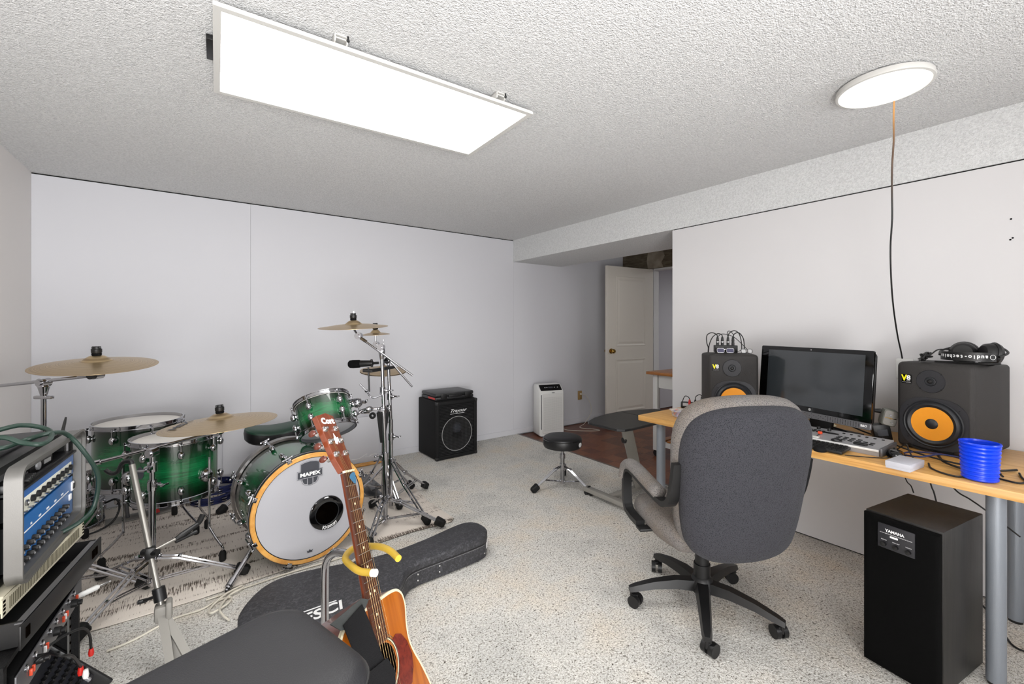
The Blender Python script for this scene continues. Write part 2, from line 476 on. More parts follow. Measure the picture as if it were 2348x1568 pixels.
# ------------------------------------------------------------------ objects
def thing(name, label, cat, loc=(0, 0, 0), rot=(0, 0, 0), group=None, M=None):
    o = bpy.data.objects.new(name, None); COL.objects.link(o)
    o.empty_display_size = 0.05
    if M is not None: o.matrix_basis = M
    else: o.location = loc; o.rotation_euler = rot
    o['label'] = label; o['category'] = cat
    if group: o['group'] = group
    return o
def mkobj(name, data, parent=None, M=None):
    o = bpy.data.objects.new(name, data); COL.objects.link(o)
    if parent is not None: o.parent = parent
    if M is not None: o.matrix_basis = M
    return o
def part(name, mb, mat, parent, label=None, smooth=35, M=None, stuff=False):
    me = mb if isinstance(mb, bpy.types.Mesh) else mb.mesh(name, MAT[mat] if isinstance(mat, str) else mat, smooth)
    o = mkobj(name, me, parent, M)
    if label: o['label'] = label
    if stuff: o['kind'] = 'stuff'
    return o
def solo(name, mb, mat, label, cat, loc=(0, 0, 0), rot=(0, 0, 0), group=None, M=None, smooth=35):
    o = mkobj(name, mb.mesh(name, MAT[mat] if isinstance(mat, str) else mat, smooth), None, M)
    if M is None: o.location = loc; o.rotation_euler = rot
    o['label'] = label; o['category'] = cat
    if group: o['group'] = group
    return o
def struct(name, mb, mat, smooth=0, M=None):
    o = mkobj(name, mb.mesh(name, MAT[mat] if isinstance(mat, str) else mat, smooth), None, M)
    o['kind'] = 'structure'
    return o
def text_mesh(s, size, mat, extr=0.0004, shear=0.0, bold=0.0, sx=1.0, align='CENTER', space=1.0):
    cu = bpy.data.curves.new('lettering', 'FONT'); cu.body = s; cu.size = size; cu.extrude = extr
    cu.shear = shear; cu.offset = bold; cu.align_x = align; cu.align_y = 'CENTER'; cu.resolution_u = 3
    cu.space_character = space
    o = bpy.data.objects.new('lettering', cu)
    COL.objects.link(o)
    dg = bpy.context.evaluated_depsgraph_get()
    me = bpy.data.meshes.new_from_object(o.evaluated_get(dg))
    bpy.data.objects.remove(o); bpy.data.curves.remove(cu)
    me.name = 'lettering'
    if sx != 1.0:
        for v in me.vertices: v.co.x *= sx
    me.materials.clear(); me.materials.append(MAT[mat])
    return me
def text(s, size, mat, parent, M, name='lettering', **k):
    return part(name, text_mesh(s, size, mat, **k), None, parent, M=M)
# ================================================================== the room
CEIL = 2.287; BACK = 4.134; LEFT = -0.9; RIGHT = 3.0; REAR = -2.6; FAR = 4.94; BH = 2.033
fl = struct('floor', MB().box(((LEFT-.1+3.055)/2, (REAR+BACK)/2, -.05), (3.055-LEFT+.1, BACK-REAR, .1)), 'carpet')
fl['label'] = 'wall-to-wall mottled grey beige carpet'
pf = struct('floor_parquet', MB().box((5.4, 1.95, -.068), (4.69, 4.4, .1)), 'dark_gap')
pf['label'] = 'reddish brown parquet in the alcove'
# parquet blocks: five strips each, laid basket-weave, each block a part of the floor
def block_mesh(flip, mat):
    mb = MB(); s = 0.15; n = 5
    for k in range(n):
        c = -s/2 + s*(k+.5)/n
        d = (s-.0012, s/n-.0012, .012) if not flip else (s/n-.0012, s-.0012, .012)
        mb.box((0, c, 0) if not flip else (c, 0, 0), d)
    return mb.mesh('parquet_block', mat, 0)
BLK = [[block_mesh(f, m) for m in PARQ] for f in (0, 1)]
for i in range(13):
    for j in range(15):
        x = 3.055+.075+.15*i; y = BACK-.075-.15*j
        if x > FAR: continue
        mkobj('parquet_block', BLK[(i+j) % 2][random.randrange(3)], pf, T(x, y, -.018))
struct('floor_adjoining', MB().box((6.4, 1.95, -.021), (2.8, 4.4, .012)), PARQ[0])
tr = struct('trim_1', MB().box((3.05, 3.08, -.004), (.02, 2.1, .012)), 'hoop_dark')

# back wall: a backing with plasterboard panels in front of it
wb = struct('wall_back', MB().box((2.02, BACK+.07, 1.14), (6.0, .1, CEIL+.02)), 'wall')
for a, b in ((LEFT, .333), (.333, 2.992), (2.992, FAR)):
    top = (CEIL-.009) if b < 2.995 else (BH-.002)
    if b > 3: top = CEIL-.01
    o = part('wall_panel', MB().box(((a+b)/2, BACK+.01, top/2), (b-a-.0012, .02, top)), 'wall', wb, smooth=0)
struct('trim_2', MB().box(((LEFT+2.993)/2, BACK+.014, CEIL-.004), (2.993-LEFT, .012, .0075)), 'dark_gap')
struct('baseboard_back', MB().box(((LEFT+FAR)/2, BACK-.005, .03), (FAR-LEFT, .01, .06), .003), 'wall')
struct('wall_left', MB().box((LEFT-.05, (REAR+BACK)/2, CEIL/2), (.1, BACK-REAR+.2, CEIL)), 'wall_left')
struct('baseboard_left', MB().box((LEFT+.005, (REAR+BACK)/2, .03), (.01, BACK-REAR, .06), .003), 'wall_left')
struct('wall_rear', MB().box((1.05, REAR-.05, CEIL/2), (4.2, .1, CEIL)), 'wall')
# right wall: stops at Y=2.02, where the alcove opens
struct('wall_right', MB().box((RIGHT+.05, (REAR+2.02)/2, (BH-.006)/2+.004), (.1, 2.02-REAR, BH-.014)), 'wall_right')
wr_ = [o for o in bpy.data.objects if o.name == 'wall_right'][0]
for (y, z) in ((.275, 1.770), (.270, 1.683), (.277, 1.676), (1.30, .055)): part('nail_hole', MB().ball((RIGHT, y, z), .004, 8), 'dark_gap', wr_)
struct('trim_3', MB().box((RIGHT+.055, (REAR+2.02)/2, BH-.004), (.1, 2.0-REAR, .008)), 'dark_gap')
struct('trim_4', MB().box((RIGHT+.06, (REAR+2.02)/2, .003), (.1, 2.0-REAR, .006)), 'dark_gap')
struct('ceiling', MB().box((1.1, (REAR+BACK)/2, CEIL+.05), (4.2, BACK-REAR+.2, .1)), 'ceiling')
struct('ceiling_bulkhead', MB().box((2.993+.375, (REAR+BACK)/2, (BH+CEIL)/2+.02), (.75, BACK-REAR, CEIL-BH+.04)), 'bulkhead')
struct('ceiling_alcove', MB().box((5.4, 1.95, CEIL+.05), (4.0, 4.5, .1)), 'ceiling')
# far wall of the alcove with the doorway
DY0, DY1, DH = 2.76, 3.63, 2.045
struct('wall_far', MB().box((FAR+.05, (DY1+BACK)/2, DH/2), (.1, BACK-DY1, DH)).box((FAR+.05, (-.2+DY0)/2, CEIL/2), (.1, DY0+.2, CEIL)), 'wall')
hd = struct('trim_header', MB().box((FAR+.05, (DY0+BACK)/2, (DH+CEIL)/2), (.1, BACK-DY0, CEIL-DH)), 'plywood')
part('plaster_patch', MB().pad([(3.70,2.05),(3.72,2.16),(3.70,2.282),(3.47,2.28),(3.44,2.2),(3.49,2.12),(3.46,2.05),(3.6,2.052)], [(0,0),(0,.003)],
     Matrix(((0,0,-1,FAR),(1,0,0,0),(0,1,0,0),(0,0,0,1)))), 'plaster', hd, smooth=0)
struct('trim_door', MB().box((FAR+.05, DY1-.012, DH/2), (.11, .024, DH)).box((FAR+.05, DY0+.012, DH/2), (.11, .024, DH)).box((FAR+.05, (DY0+DY1)/2, DH-.012), (.11, DY1-DY0, .024)), 'trim_white')
struct('wall_alcove', MB().box((4.0, -.25, CEIL/2), (2.0, .1, CEIL)), 'wall')
struct('wall_adjoining', MB().box((7.25, 1.95, CEIL/2), (.1, 4.4, CEIL)).box((6.1, 4.16, CEIL/2), (2.2, .1, CEIL)).box((6.1, -.25, CEIL/2), (2.2, .1, CEIL)), 'wall')

# door, standing open into the alcove
door = struct('door_1', MB().box((-.405, 0, 1.015), (.81, .036, 2.015), .003), 'door', M=T(4.872, 3.585, .002) @ RZ(-.098))
door['label'] = 'cream two panel door standing open'
for (z0, z1) in ((.20, .86), (1.02, 1.90)):
    w = .52; cx = -.405; zc = (z0+z1)/2; hh = z1-z0
    FM = Matrix(((1,0,0,cx),(0,0,-1,-.018),(0,1,0,zc),(0,0,0,1)))   # outline XY -> door plane, depth towards the room
    mold = MB()
    o1 = [(w/2, hh/2), (-w/2, hh/2), (-w/2, -hh/2), (w/2, -hh/2)]
    mold.pad(o1, [(0, -.001), (.004, .006), (.016, .004), (.024, .0005), (.026, -.001)], FM)
    part('panel_moulding', mold, 'door', door, smooth=0)
    part('door_panel', MB().pad([(w/2-.035, hh/2-.035), (-w/2+.035, hh/2-.035), (-w/2+.035, -hh/2+.035), (w/2-.035, -hh/2+.035)], [(0, -.001), (0, .001), (.022, .006)], FM), 'door', door, smooth=0)
kn = part('door_handle', MB().lathe([(0,-.075),(.018,-.074),(.027,-.062),(.027,-.05),(.016,-.042),(.012,-.03),(.012,-.02),(.032,-.017),(.033,-.012),(0,-.012)], 20,
          Matrix(((1,0,0,-.745),(0,0,1,-.008),(0,1,0,.965),(0,0,0,1)))), 'brass', door)
part('door_handle', MB().lathe([(0,.075),(.018,.074),(.027,.062),(.027,.05),(.016,.042),(.012,.03),(.012,.02),(.032,.017),(.033,.012),(0,.012)], 20,
          Matrix(((1,0,0,-.745),(0,0,1,.008),(0,1,0,.965),(0,0,0,1)))), 'brass', door)
for z in (.25, 1.0, 1.78): part('hinge', MB().rod((.004, .0, z-.045), (.004, .0, z+.045), .007), 'brass', door)

# ------------------------------------------------------------------ ceiling lights
lp = thing('ceiling_light', 'large rectangular LED panel light hanging just below the popcorn ceiling', 'ceiling light', (.636, 1.855, 2.245), (0, 0, R(-1.4)))
W, D = 1.2, .592
fr_ = MB()
for c, d in (((0, -D/2+.011, .006), (W, .022, .012)), ((0, D/2-.011, .006), (W, .022, .012)), ((-W/2+.011, 0, .006), (.022, D-.044, .012)), ((W/2-.011, 0, .006), (.022, D-.044, .012))):
    fr_.box(c, d)
part('frame', fr_, 'led_frame', lp, smooth=0)
part('back_plate', MB().box((0, 0, .0135), (W-.004, D-.004, .003)), 'led_frame', lp, smooth=0)
part('diffuser', MB().box((0, 0, .005), (W-.044, D-.044, .004)), glow('led_panel_light', (1, .995, .985), PANEL_POWER), lp, 'bright white diffuser', smooth=0)
part('driver_box', MB().box((-W/2+.03, .0, .024), (.10, .14, .018), .002), 'black', lp)
for x in (-.235, .42):
    b = MB().box((x-.02, -D/2+.02, .028), (.005, .06, .026)).box((x+.02, -D/2+.02, .028), (.005, .06, .026)).box((x, -D/2+.02, .0395), (.045, .06, .004)).box((x, -D/2-.008, .028), (.045, .004, .004))
    br = part('bracket', b, 'led_frame', lp, smooth=0)
    part('screw', MB().rod((x+.022, -D/2-.012, .024), (x+.022, -D/2-.012, .042), .003).ball((x+.022, -D/2-.012, .027), .006, 8), 'black', br)
rl = thing('ceiling_light', 'round flat LED disc light fixed to the ceiling above the desk', 'ceiling light', (2.288, .557, 2.255))
part('frame', MB().lathe([(.148, .004), (.149, 0), (.158, .002), (.160, .008), (.157, .024), (.10, .031), (0, .031)], 48), 'led_frame', rl)
part('diffuser', MB().lathe([(0, .002), (.147, .002), (.148, .004), (0, .006)], 48), glow('led_disc_light', (1, .99, .97), DISC_POWER), rl, 'bright white diffuser')
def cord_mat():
    m, nt, b = base('black_cord_painted_glare')
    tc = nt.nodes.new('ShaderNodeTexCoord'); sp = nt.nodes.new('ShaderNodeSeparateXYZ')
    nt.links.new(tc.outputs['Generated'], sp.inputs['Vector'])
    nt.links.new(ramp(nt, sp.outputs['Z'], [(.62, '#0d0d0d'), (.84, '#5d4128'), (.95, '#b58247')]), b.inputs['Base Color'])  # black cord; brown lamp glare is painted into its top end
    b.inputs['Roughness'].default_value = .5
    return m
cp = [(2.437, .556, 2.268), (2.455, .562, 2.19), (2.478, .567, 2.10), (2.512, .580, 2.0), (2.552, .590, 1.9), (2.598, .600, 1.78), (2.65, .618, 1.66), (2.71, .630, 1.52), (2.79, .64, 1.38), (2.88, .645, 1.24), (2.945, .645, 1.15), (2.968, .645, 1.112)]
solo('hanging_wire', MB().tube(spline(cp, 6), .0035, 8), cord_mat(), 'thin cord hanging from the round ceiling light down to the wall plug, lamp glare painted tan at top', 'cord')
wp = thing('wall_plug', 'pale grey plug adapter on the wall behind the right studio monitor', 'plug', (2.999, .635, 1.06))
part('body', MB().box((-.02, 0, 0), (.038, .07, .105), .006), 'white', wp)
part('wall_plate', MB().box((-.002, 0, -.03), (.005, .075, .12), .001), 'white', wp)
ot = thing('wall_outlet', 'tan wall outlet with a white plug beside the open door', 'outlet', (4.075, BACK-.001, .361))
part('cover_plate', MB().box((0, -.004, 0), (.072, .006, .116), .003), 'outlet', ot)
part('socket', MB().box((0, -.008, -.024), (.03, .004, .03), .004), 'outlet', ot)
solo('appliance_lead', MB().box((4.083, 4.112, .378), (.026, .03, .022), .005).tube(spline([(4.085, 4.10, .377), (4.12, 4.06, .36), (4.17, 4.03, .25), (4.17, 4.02, .14), (4.02, 3.98, .03), (3.88, 3.93, 0), (3.98, 3.78, -.007), (3.99, 3.70, -.007), (3.86, 3.75, -.007), (3.66, 3.93, .0), (3.58, 4.0, .05)], 8), .0032, 8),
     'cable_white', 'white power cord from the tan outlet to the air purifier', 'cord')
# ================================================================== drum kit
rug = solo('rug', MB().pad([(-.78, 2.56), (-.36, 2.50), (.0, 2.50), (.35, 2.535), (.75, 2.52), (1.05, 2.54), (1.33, 2.525), (1.365, 2.56), (1.345, 2.9), (1.375, 3.3), (1.35, 4.0), (1.0, 4.06), (-.78, 4.06)],
           [(.006, .001), (0, .004), (0, .008), (.008, .011)]), 'rug', 'beige rug with rows of dark flecks lying under the drum kit', 'rug')
canvas = thing('canvas_picture', 'grey white canvas with a small white signature leaning on the back wall behind the drums', 'picture', (.75, 4.06, .014), (R(-7), 0, R(-3)))
part('canvas', MB().box((0, 0, .21), (1.22, .022, .42), .003), 'wall', canvas)
part('bottom_edge', MB().box((0, -.004, .004), (1.22, .03, .012)), 'black', canvas)
sg = spline([(.36, -.0125, .052), (.42, -.0125, .050), (.46, -.0125, .066), (.50, -.0125, .085), (.485, -.0125, .060), (.52, -.0125, .056), (.545, -.0125, .072), (.54, -.0125, .050), (.575, -.0125, .053), (.585, -.0125, .068), (.555, -.0125, .072), (.52, -.0125, .064)], 5)
part('signature', MB().tube(sg, .0022, 5), 'white_print', canvas)
for k, (y, x0, x1) in enumerate(((4.00, .75, 1.30), (3.965, .82, 1.36))):
    solo('wooden_dowel', MB().tube([(x0, y-.01, .022), (x1-.02, y, .022), (x1, y, .022)], [.011, .011, .006], 10), 'maple',
         ('light wooden dowel on the rug below the signed canvas, nearer the wall', 'light wooden dowel on the rug below the signed canvas, farther from the wall')[k], 'dowel')

def arc_lug():
    return MB().ball((.016, 0, -.052), .02, 12, None, (.85, .8, 1.15)).rod((.008, 0, -.052), (-.004, 0, -.052), .012, 10).mesh('lug', MAT['chrome'], 40)
def arc_rod():
    return MB().rod((.019, 0, -.045), (.019, 0, .006), .0035, 6).rod((.019, 0, .004), (.019, 0, .012), .006, 6).box((.013, 0, .0), (.018, .014, .006), .002).mesh('tension_rod', MAT['chrome'], 40)
LUG, ROD = arc_lug(), arc_rod()
def hoop_mesh(r):
    return MB().lathe([(r+.001, -.006), (r+.012, -.006), (r+.012, -.003), (r+.004, -.002), (r+.004, .014), (r+.009, .015), (r+.009, .018), (r+.001, .018)], 56, None, True)
def drum(root, r, d, n, a0=0, head='head_batter', off=0.0):
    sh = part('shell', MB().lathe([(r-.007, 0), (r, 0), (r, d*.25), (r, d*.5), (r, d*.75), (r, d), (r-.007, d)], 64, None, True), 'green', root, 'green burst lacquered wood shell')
    part('drum_head', MB().lathe([(0, d+.006), (r-.01, d+.006), (r+.001, d+.001), (r+.001, d-.004)], 56), head, root, 'white coated head')
    part('bottom_head', MB().lathe([(0, -.006), (r-.01, -.006), (r+.001, -.001), (r+.001, .004)], 56), 'head_white', root)
    part('hoop', hoop_mesh(r), 'chrome', root, M=T(0, 0, d+.004), smooth=25)
    part('hoop', hoop_mesh(r), 'chrome', root, M=T(0, 0, -.004) @ RX(pi), smooth=25)
    for k in range(n):
        a = a0+2*pi*k/n
        l = part('lug', LUG, None, root, M=RZ(a) @ T(r, 0, d))
        part('tension_rod', ROD, None, l)
        l = part('lug', LUG, None, root, M=RZ(a) @ T(r, 0, 0) @ RX(pi))
        part('tension_rod', ROD, None, l)
    part('badge', MB().prism(ellipse(.032, .02, 20), 0, .0025, frame((r*cos(a0+pi/n+off), r*sin(a0+pi/n+off), d*.55), (cos(a0+pi/n+off), sin(a0+pi/n+off), 0), (0, 0, 1))), 'dark_print', root)
def floor_leg(root, r, zb, a, out=.075, z0=None):
    # bracket on the shell, bent chrome leg, rubber foot (root origin is at height zb above the floor)
    M = RZ(a)
    b = part('leg_bracket', MB().ball((r+.010, 0, .10), .036, 16, None, (.8, .9, 1.1)).box((r+.03, 0, .10), (.02, .03, .034), .006).rod((r+.03, -.045, .105), (r+.03, .02, .105), .006, 8).box((r+.03, -.05, .105), (.007, .02, .012), .003), 'chrome', root, M=M)
    x = r+.032
    leg = part('leg', MB().tube(spline([(x, 0, .20), (x, 0, .10), (x, 0, -zb+.20), (x, 0, -zb+.185), (x+out*.5, 0, -zb+.13), (x+out, 0, -zb+.085), (x+out, 0, -zb+.07), (x+out, 0, -zb+.03)], 3), .006, 10), 'chrome', root, M=M)
    part('rubber_foot', MB().lathe([(0, 0), (.013, 0), (.017, .008), (.017, .045), (.011, .055), (.008, .058), (0, .058)], 16), 'rubber', leg, M=T(x+out, 0, -zb+.011))
t2 = thing('floor_tom', 'green floor tom under the low ride cymbal, nearest the camera', 'drum', (-.112, 3.05, .368), (0, R(0), 0))
drum(t2, .193, .290, 8, R(8), off=R(-166))
for a in (R(-48), R(172), R(62)): floor_leg(t2, .193, .368, a, .087)
t1 = thing('floor_tom', 'green floor tom at the back left, half hidden behind the nearer floor tom', 'drum', (-.30, 3.42, .372))
drum(t1, .208, .328, 8, R(20), off=R(-140))
for a in (R(146), R(-28), R(60)): floor_leg(t1, .208, .372, a)
s1 = thing('snare_drum', 'small green drum behind the rack, upper one of the stacked pair', 'drum', (-.69, 3.86, .205))
drum(s1, .17, .155, 6, R(10))
s2 = thing('snare_drum', 'small green drum standing on the rug behind the rack, lower of the stacked pair', 'drum', (-.69, 3.86, .022))
drum(s2, .17, .135, 6, R(30))
solo('green_cable_hook', MB().tube(spline([(-.50, 3.80, .14), (-.44, 3.74, .17), (-.42, 3.70, .12), (-.45, 3.68, .05), (-.52, 3.66, .016), (-.62, 3.6, .016)], 6), .006, 8), 'cable_black', 'short black cable curling beside the small stacked drums', 'cable')

# kick drum: axis points to the viewer
kn_ = Vector((sin(.12), -cos(.12), 0))
kick = thing('bass_drum', 'large green bass drum with white front head and round black port', 'drum', M=frame((.485, 2.52, .306), kn_, (cos(.12), sin(.12), 0)))
KR, KL = .275, .47
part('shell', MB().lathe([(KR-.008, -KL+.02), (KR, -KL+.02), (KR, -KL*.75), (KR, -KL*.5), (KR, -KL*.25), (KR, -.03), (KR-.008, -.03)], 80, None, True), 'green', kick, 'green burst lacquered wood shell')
fh = part('front_hoop', MB().lathe([(KR+.004, -.046), (KR+.016, -.046), (KR+.0165, -.004), (KR+.013, 0), (KR-.006, 0), (KR-.006, -.006), (KR+.004, -.012)], 80, None, True), 'maple', kick, 'maple front hoop')
part('hoop_band', MB().lathe([(KR+.015, -.045), (KR+.0185, -.045), (KR+.0185, -.006), (KR+.015, -.006)], 80, None, True), 'black', fh, 'black outer band')
part('hoop_stripe', MB().lathe([(KR+.018, -.030), (KR+.0192, -.030), (KR+.0192, -.026), (KR+.018, -.026)], 80, None, True), 'silver', fh)
part('rear_hoop', MB().lathe([(KR+.004, -KL-.004), (KR+.018, -KL-.004), (KR+.018, -KL+.044), (KR+.004, -KL+.044)], 80, None, True), 'hoop_dark', kick, 'dark grey brown rear hoop')
hd_ = part('front_head', MB().lathe([(.075, -.006), (.09, -.006), (KR-.03, -.006), (KR-.008, -.004), (KR-.004, -.008)], 80, None) if False else MB().lathe([(0, -.007), (KR-.03, -.007), (KR-.008, -.005), (KR-.005, -.009)], 80), 'head_white', kick, 'white front head')
part('rear_head', MB().lathe([(0, -KL+.002), (KR-.006, -KL+.002), (KR-.004, -KL+.006)], 60), 'head_white', kick)
part('bead_ring', MB().lathe([(KR-.0095, -.006), (KR-.0055, -.006), (KR-.0055, -.002), (KR-.0095, -.003)], 80, None, True), 'black', kick)
# sound port with its rim and lettering
PM = T(.081, -.053, 0)
port = part('sound_port', MB().lathe([(.044, -.10), (.052, -.03), (.056, -.004), (.062, .0035), (.080, .003), (.090, -.001), (.092, -.006), (.05, -.0066), (.04, -.10)], 56, None, True), 'black_gloss', kick, 'glossy black port ring', M=PM)
part('port_throat', MB().lathe([(.0, -.0055), (.056, -.0055)], 40), 'dark_hole', port)
part('port_ridge', MB().lathe([(.0605, .0028), (.0625, .0046), (.0645, .0030)], 48, None, True), 'surround', port)
# KICKPORT lettering bent around the lower rim
for k, ch in enumerate('KICKPORT'):
    a = R(-104 + 7.4*k)
    s = (.026, .018, .018, .018, .018, .018, .018, .018)[k]
    text(ch, s, 'white_print', port, Matrix(((cos(a+pi/2), -sin(a+pi/2), 0, .077*cos(a)), (sin(a+pi/2), cos(a+pi/2), 0, .077*sin(a)), (0, 0, 1, .0036), (0, 0, 0, 1))), bold=.0007)
# emblem on the head: shield split by a banner
EM = T(-.006, .186, -.0055)
def sh(pts, z0, z1): return MB().prism(pts, z0, z1)
emb = part('emblem', sh([(-.046, .006), (-.046, .052), (-.03, .058), (0, .062), (.03, .058), (.046, .052), (.046, .006)], 0, .0006).prism([(-.040, -.026), (-.016, -.026), (-.016, -.056), (-.028, -.054), (-.036, -.042)], 0, .0006).prism([(-.012, -.026), (.012, -.026), (.012, -.060), (0, -.062), (-.012, -.060)], 0, .0006).prism([(.016, -.026), (.040, -.026), (.036, -.042), (.028, -.054), (.016, -.056)], 0, .0006), 'dark_print', kick, 'dark grey shield emblem with banner', M=EM, smooth=0)
part('emblem_outline', MB().tube([(x, y, .0004) for x, y in ((-.05, .008), (-.05, .055), (-.03, .063), (0, .066), (.03, .063), (.05, .055), (.05, .008))], .0007, 4), 'dark_print', emb)
part('emblem_outline', MB().tube([(x, y, .0004) for x, y in ((-.046, -.026), (-.04, -.047), (-.028, -.06), (0, -.067), (.028, -.06), (.04, -.047), (.046, -.026))], .0007, 4), 'dark_print', emb)
part('banner', MB().prism([(-.062, -.022), (.062, -.022), (.062, .012), (-.062, .012)], .0002, .0009), 'dark_print', emb, smooth=0)
part('emblem_outline', MB().tube([(-.066, -.026, .0004), (.066, -.026, .0004), (.066, .016, .0004), (-.066, .016, .0004)], .0007, 4, True), 'dark_print', emb)
text('MAPEX', .026, 'white_print', emb, T(0, -.005, .0012), bold=.0012, sx=1.25)
part('crown_mark', MB().prism([(-.014, -.008), (.014, -.008), (.012, -.004), (.016, .006), (.007, .0), (.0, .009), (-.007, .0), (-.016, .006), (-.012, -.004)], 0, .0005), 'dark_print', kick, 'small dark crown mark', M=T(-.008, -.232, -.0055), smooth=0)
CLAW = MB().box((KR+.016, 0, .002), (.02, .024, .004), .0015).box((KR+.024, 0, -.018), (.006, .024, .042), .002).box((KR+.032, 0, -.036), (.016, .016, .012), .003).mesh('claw_hook', MAT['chrome'], 40)
TROD = MB().rod((KR+.034, 0, .0), (KR+.034, 0, -.12), .0038, 8).rod((KR+.034, -.022, -.004), (KR+.034, .022, -.004), .005, 8).ball((KR+.034, -.022, -.004), .0075, 8).ball((KR+.034, .022, -.004), .0075, 8).mesh('tension_rod', MAT['chrome'], 40)
KLUG = MB().ball((KR+.014, 0, -.135), .019, 12, None, (1.0, .8, 1.4)).rod((KR-.002, 0, -.135), (KR+.01, 0, -.135), .013, 10).mesh('lug', MAT['chrome'], 40)
for k in range(8):
    a = R(22.5+45*k)
    for back in (0, 1):
        M = RZ(a) @ (T(0, 0, -KL) @ RX(pi) if back else I4)
        c = part('claw_hook', CLAW, None, kick, M=M); part('tension_rod', TROD, None, c)
        part('lug', KLUG, None, kick, M=M)
for s in (-1, 1):
    a = R(-90+s*58)
    p0 = Vector((KR*cos(a), KR*sin(a), -.12)); foot = Vector((s*.385, -.296, -.02 if s < 0 else -.06))
    d = (foot-p0).normalized()
    sp = part('spur', MB().ball(p0, .03, 14, None, (1, 1, 1.2)).rod(p0, p0+d*.2, .0125, 12).rod(p0+d*.18, p0+d*.225, .016, 12).rod(p0+d*.2, foot, .008, 10).rod(p0+Vector((s*.03, -.02, .05)), p0+Vector((s*.01, -.01, -.06)), .008, 8), 'chrome', kick)
    part('rubber_foot', MB().lathe([(0, -.01), (.004, 0), (.016, .018), (.016, .024), (.009, .03), (0, .03)], 14, frame(foot, -d)), 'rubber', sp)

# rack tom, tilted to the drummer
an = Vector((-.104, .582, 1)).normalized()
rt = thing('rack_tom', 'small green rack tom tilted above the bass drum', 'drum', M=frame(Vector((.60, 2.818, .822))-an*.178, an, (1, .1, 0)))
drum(rt, .152, .17, 6, R(-75), off=R(120))
rb = part('mount_bracket', MB().tube(spline([(.158*cos(R(-40)), .158*sin(R(-40)), .12), (.19, -.06, .135), (.20, 0.0, .13), (.185, .06, .13)], 5), .007, 8).ball((.205, -.01, .13), .032, 14).rod((.205, -.01, .13), (.25, -.01, .13), .012, 10).box((.262, -.01, .13), (.014, .045, .016), .004).tube(spline([(.205, -.01, .11), (.21, -.012, .07), (.225, -.015, .055), (.262, -.02, .05)], 5), .006, 8), 'chrome', rt)
part('memory_clamp', MB().box((.205, -.01, .13), (.05, .05, .045), .012), 'chrome_rough', rb)

# ------------------------------------------------------------------ cymbals
def cymbal(name, label, loc, n, dia, bell=.055, rise=.028, top=True, mark=False):
    r = dia/2
    M = frame(loc, n, (1, 0, 0))
    o = thing(name, label, 'cymbal', M=M)
    prof = [(.006, rise+.022), (bell*.5, rise+.017), (bell*.85, rise+.004), (bell, rise-.003), (bell*1.15, rise-.006), (r*.5, rise*.66), (r*.8, rise*.25), (r, 0), (r, -.0012), (r*.8, rise*.25-.0015), (r*.5, rise*.66-.0015), (bell*1.15, rise-.0075), (bell, rise-.0045), (bell*.5, rise+.0155), (.006, rise+.0205)]
    p = part('plate', MB().lathe(prof, 72, None, True), 'bronze', o, smooth=50)
    z = rise+.02
    if top:
        part('felt_washer', MB().lathe([(0, z), (.017, z), (.019, z+.006), (.017, z+.013), (0, z+.013)], 20), 'foam', o)
        part('wing_nut', MB().lathe([(0, z+.013), (.019, z+.013), (.02, z+.016), (.02, z+.031), (.013, z+.033), (.011, z+.042), (0, z+.043)], 16).box((0, 0, z+.037), (.034, .008, .013), .003), 'black', o)
        part('felt_washer', MB().lathe([(0, rise-.02), (.016, rise-.02), (.018, rise-.012), (.014, rise-.004), (0, rise-.004)], 20), 'foam', o)
    return o
cl = cymbal('crash_cymbal', 'thin bronze cymbal raised high at the left beside the wall corner', (-.40, 2.824, 1.095), (-.008, -.116, 1), .457)
rd = cymbal('ride_cymbal', 'low bronze ride cymbal with dark lettering over the nearer floor tom', (.082, 2.645, .79), (-.054, .02, 1), .508, .06, .03)
text('HSX', .060, 'dark_print', rd, frame((-.163, .010, .0162), (-.16, .01, 1), (.5, .866, 0)), bold=.0016, shear=.25, sx=1.25)
cymbal('crash_cymbal', 'highest bronze cymbal, seen edge-on above the rack tom', (.763, 2.726, 1.275), (-.057, -.051, 1), .406, .05, .022)
cymbal('splash_cymbal', 'smallest bronze splash cymbal just right of the highest cymbal', (.998, 3.03, 1.222), (-.05, -.03, 1), .195, .035, .016)
cymbal('hi_hat_cymbal', 'upper hi-hat cymbal behind the chrome poles', (1.096, 3.151, .952), (-.019, -.117, 1), .33, .05, .018, False)
cymbal('hi_hat_cymbal', 'lower hi-hat cymbal, turned over below the upper one', (1.096, 3.153, .945), (.019, .117, -1), .33, .05, .018, False)

